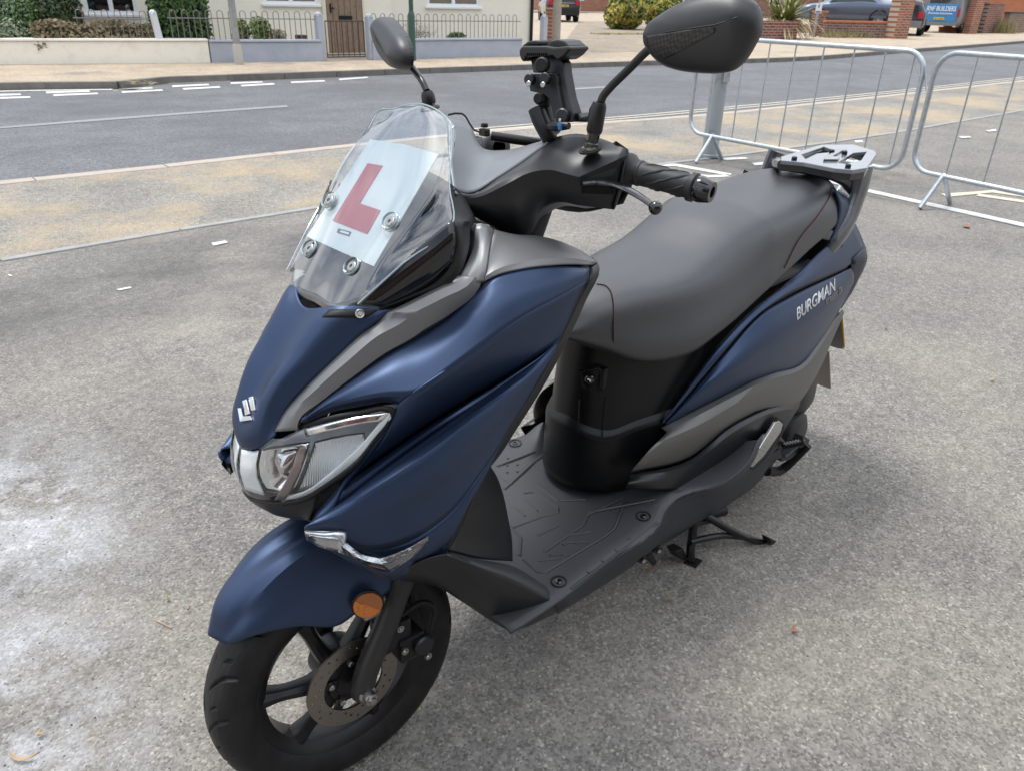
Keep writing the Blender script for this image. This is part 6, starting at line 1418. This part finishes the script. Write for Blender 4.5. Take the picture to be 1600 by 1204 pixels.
navy=mat('dark_car_paint',(.018,.021,.028),.25,.5,coat=.8); bluecar=mat('slate_blue_paint',(.10,.125,.18),.25,.6,coat=.8); van_g=mat('van_grey',(.22,.235,.25),.35,.5,coat=.5); van_b=mat('van_blue_wrap',(.05,.22,.46),.35)
EST=[(0,.35,.95,1.30,.78,.82,.60),(.08,.30,1.0,1.48,.84,.88,.66),(.9,.25,1.02,1.62,.86,.91,.68),(2.0,.24,1.0,1.62,.86,.91,.67),(2.8,.24,.97,1.45,.86,.90,.62),(3.3,.24,.95,1.02,.85,.89,.60),(4.2,.26,.82,.86,.82,.84,.5),(4.5,.35,.65,.68,.70,.7,.4)]
HAT=[(0,.38,.85,1.15,.74,.80,.56),(.08,.30,.90,1.32,.82,.86,.60),(.8,.25,.92,1.43,.85,.88,.62),(1.9,.24,.92,1.44,.85,.88,.62),(2.7,.24,.90,1.25,.85,.88,.56),(3.1,.24,.88,.95,.84,.87,.56),(3.9,.26,.76,.80,.80,.82,.5),(4.15,.35,.60,.63,.68,.7,.4)]
VAN=[(0,.42,1.1,1.92,.90,.93,.84),(.06,.36,1.1,1.96,.92,.96,.86),(1.0,.32,1.1,1.98,.93,.97,.87),(3.0,.32,1.1,1.98,.93,.97,.87),(3.8,.32,1.1,1.75,.93,.96,.78),(4.3,.32,1.02,1.12,.92,.95,.70),(5.0,.36,.80,.86,.86,.88,.5)]
# dark estate seen from the rear by the corner of the cream house
def p_suv(o):
    slabx(o,'rear_window',-.005,-.62,.62,1.08,1.42,carglass,.03); slabx(o,'bumper',-.06,-.84,.84,.34,.66,M['plastic'],.12)
    slabx(o,'tail_lamp',-.02,.62,.86,.84,1.06,tailred,.05); slabx(o,'tail_lamp',-.02,-.86,-.62,.84,1.06,tailred,.05); plate(o,-.03,.80)
    slabx(o,'trim_strip',-.02,-.6,.6,.92,.96,alloy,.02)
def aim(p,u_to): q=gp(u_to[0],u_to[1],zf); return math.atan2(q[1]-p[1],q[0]-p[0])
away=math.atan2(-hn[1],-hn[0])
p=gp(880,35,zf); vehicle('parked_car',p,math.atan2(_f[1],_f[0])+.10,navy,EST,'black estate car parked on a drive beyond the concrete utility pole','car',(.85,3.5),.34,parts=p_suv)
# rear of the dark hatchback beside the brick pier
def p_h(o):
    slabx(o,'rear_window',.0,-.58,.58,.98,1.26,carglass,.04); slabx(o,'bumper',-.06,-.82,.82,.34,.62,van_g,.12)
    slabx(o,'tail_lamp',-.02,.60,.82,.72,.98,tailred,.05); slabx(o,'tail_lamp',-.02,-.82,-.60,.72,.98,tailred,.05); plate(o,-.03,.82)
p=gp(1404,56,zf); angc=math.atan2((p-CAM)[1],(p-CAM)[0]); vehicle('parked_car',p,angc-.05,navy,HAT,'dark hatchback seen from behind between the brick pier and the van','car',(.75,3.2),.31,parts=p_h)
def p_v(o):
    slabx(o,'rear_window',.015,-.66,.66,1.35,1.75,carglass,.03)
    w_=slabx(o,'rear_door_wrap',-.012,-.80,.80,.52,1.34,van_b,.03); slabx(o,'bumper',-.05,-.90,.90,.34,.50,van_g,.12); plate(o,-.05,.66)
    slabx(o,'tail_lamp',-.02,-.94,-.84,.75,1.15,tailred,.04); slabx(o,'tail_lamp',-.02,.84,.94,.75,1.15,tailred,.04)
    wt_=mat('van_white_print',(.75,.77,.8),.5)
    wtext(o,'RNF BUILDERS',-.034,.72,-.72,1.02,.22,wt_,w_); wtext(o,'Extensions',-.034,.60,-.60,.87,.09,wt_,w_)
    V,Fc=boxgeo((1.3,.985,1.05),(2.2,.012,.8)); sw=link('side_wrap',V,Fc,van_b,o,smooth=False)
    V,Fc=textgeo('BUILDERS',1,.01); wd=max(v[0] for v in V); ht=max(v[1] for v in V)
    V=[np.array([2.4-2.2*v[0]/wd,.998+v[2]*.5,1.12+.3*v[1]/ht]) for v in V]; link('lettering',V,Fc,wt_,sw,smooth=False)
p=gp(1462,51.5,zf); angc=math.atan2((p-CAM)[1],(p-CAM)[0]); vehicle('parked_van',p,angc-.36,van_g,VAN,'grey van with blue wrapped rear doors and white lettering','van',(.8,3.9),.34,parts=p_v)
# blue-grey saloon seen from the side behind the low brick wall, on a raised drive
p=gp(1385,58,zf); dd=(p-CAM); dd[2]=0; dd/=np.linalg.norm(dd); p=p+dd*2.6; p[2]=.36
side_=np.array([-dd[1],dd[0],0])
p2=p-side_*.2; p2=p+side_*2.2+dd*.3; V,Fc=boxgeo((0,0,.10),(4.9,3.6,.50)); 
o=link('raised_drive',[np.array(v) for v in V],Fc,FP,None,smooth=False); o.location=(p2[0],p2[1],0); o.rotation_euler=(0,0,math.atan2(side_[1],side_[0])); o['kind']='structure'
def p_b(o):
    V,Fc=prismgeo([(1.0,.80,1.0),(1.5,.72,1.30),(2.5,.70,1.34),(3.05,.80,1.0)],(0,.05,0)); link('side_window',V,Fc,carglass,o,smooth=False,bevel=.01)
    V,Fc=prismgeo([(1.0,-.85,1.0),(1.5,-.77,1.30),(2.5,-.75,1.34),(3.05,-.85,1.0)],(0,.05,0)); link('side_window',V,Fc,carglass,o,smooth=False,bevel=.01)
    slabx(o,'tail_lamp',-.01,.55,.85,.72,.90,tailred,.05)
    V,Fc=boxgeo((2.05,-.895,.65),(.012,.012,.62)); link('door_seam',V,Fc,M['dark'],o,smooth=False)
SAL=[(0,.38,.80,1.0,.74,.80,.60),(.08,.30,.92,1.03,.82,.86,.64),(.7,.25,.95,1.08,.85,.88,.62),(1.3,.24,.95,1.36,.85,.88,.60),(2.2,.24,.93,1.42,.85,.88,.60),(2.9,.24,.92,1.2,.85,.88,.58),(3.3,.24,.90,.96,.85,.87,.56),(4.1,.26,.76,.80,.82,.84,.5),(4.4,.35,.60,.63,.70,.72,.4)]
q=p+side_*(-.35)
vehicle('parked_car',q,math.atan2(side_[1],side_[0]),bluecar,SAL,'slate blue saloon parked side-on behind the low brick wall','car',(.85,3.4),.33,parts=p_b)
# ------------------------------------------------------------------ fallen leaves and litter
LM=mat('fallen_leaf_orange',(.30,.14,.07),.7); LT=mat('fallen_leaf_tan',(.42,.30,.17),.7)
def leaf(u,v,L_,ang,m,label,curl=.25,wd=.22,grp=None):
    p=gp(u,v,0); P=[]
    for t in np.linspace(-1,1,7): P.append([t*L_/2,(t*t-.4)*curl*L_*.4,.004+.006*(t*t)])
    V=[];Fc=[]
    for i,q in enumerate(P):
        w_=L_*wd*(1-(i/3-1)**2*.96)*.5; V+=[(q[0],q[1]-w_,q[2]+.003),(q[0],q[1],q[2]),(q[0],q[1]+w_,q[2]+.003)]
    for i in range(6): Fc+=[(i*3,i*3+1,i*3+4,i*3+3),(i*3+1,i*3+2,i*3+5,i*3+4)]
    o=link('fallen_leaf',V,Fc,m,None,out=(0,0,1),solid=.0006); o.location=(p[0],p[1],.002); o.rotation_euler=(0,0,ang); tag(o,label,'leaf',grp)
leaf(36,1186,.058,2.3,LT,'long curled tan leaf at the bottom left corner',.55,.13)
leaf(1510,356,.075,.6,LM,'orange fallen leaf below the right-hand crowd barrier',.3,.5)
leaf(1015,893,.016,.4,LM,'small orange leaf below the centre stand, nearest the scooter',.3,.6)
leaf(1045,940,.014,1.2,LM,'tiny orange leaf on tarmac right of the belly pan',.3,.5)
leaf(1240,988,.020,.9,LM,'orange leaf fragment on open tarmac at the lower right',.3,.5)
leaf(1384,516,.022,.2,LM,'small orange leaf right of the number plate',.3,.5)
leaf(1550,596,.030,.3,LT,'pale tan leaf on tarmac at the right edge',.3,.3)
leaf(263,938,.012,1.4,LT,'tan speck of leaf on the tarmac left of the mudguard tip',.3,.6)
leaf(296,955,.010,.4,LM,'tiny orange leaf touching the mudguard tip',.3,.5)
leaf(64,1150,.012,.8,LT,'round tan leaf just above the curled leaf',.3,.9)
V,Fc=tube_geo([gp(243,968,.004),gp(268,980,.004)],.0012,6,1,smoothpath=False); tag(link('dry_straw',V,Fc,LT,None),'short pale straw stalk on the tarmac left of the mudguard','straw')
g=[];
for i in range(2600):
    u=rng.uniform(-100,1700); v=rng.uniform(430,1300); p=gp(u,v,0)
    if np.linalg.norm(p[:2]-CAM[:2])>5: continue
    s=rng.uniform(.0012,.0038); g.append(([p+np.array([s,0,0]),p+np.array([-s*.5,s,0]),p+np.array([-s*.6,-s*.8,0]),p+np.array([0,0,s*.9])],[(0,1,3),(1,2,3),(2,0,3)]))
V,Fc=join(g); o=link('loose_grit',V,Fc,mat('grit',(.30,.28,.25),.8,var=(90,(.12,.11,.10),.4,.6)),None,smooth=False,out=(0,0,1)); o['kind']='stuff'; o['label']='loose grit scattered over the tarmac'; o['category']='grit'
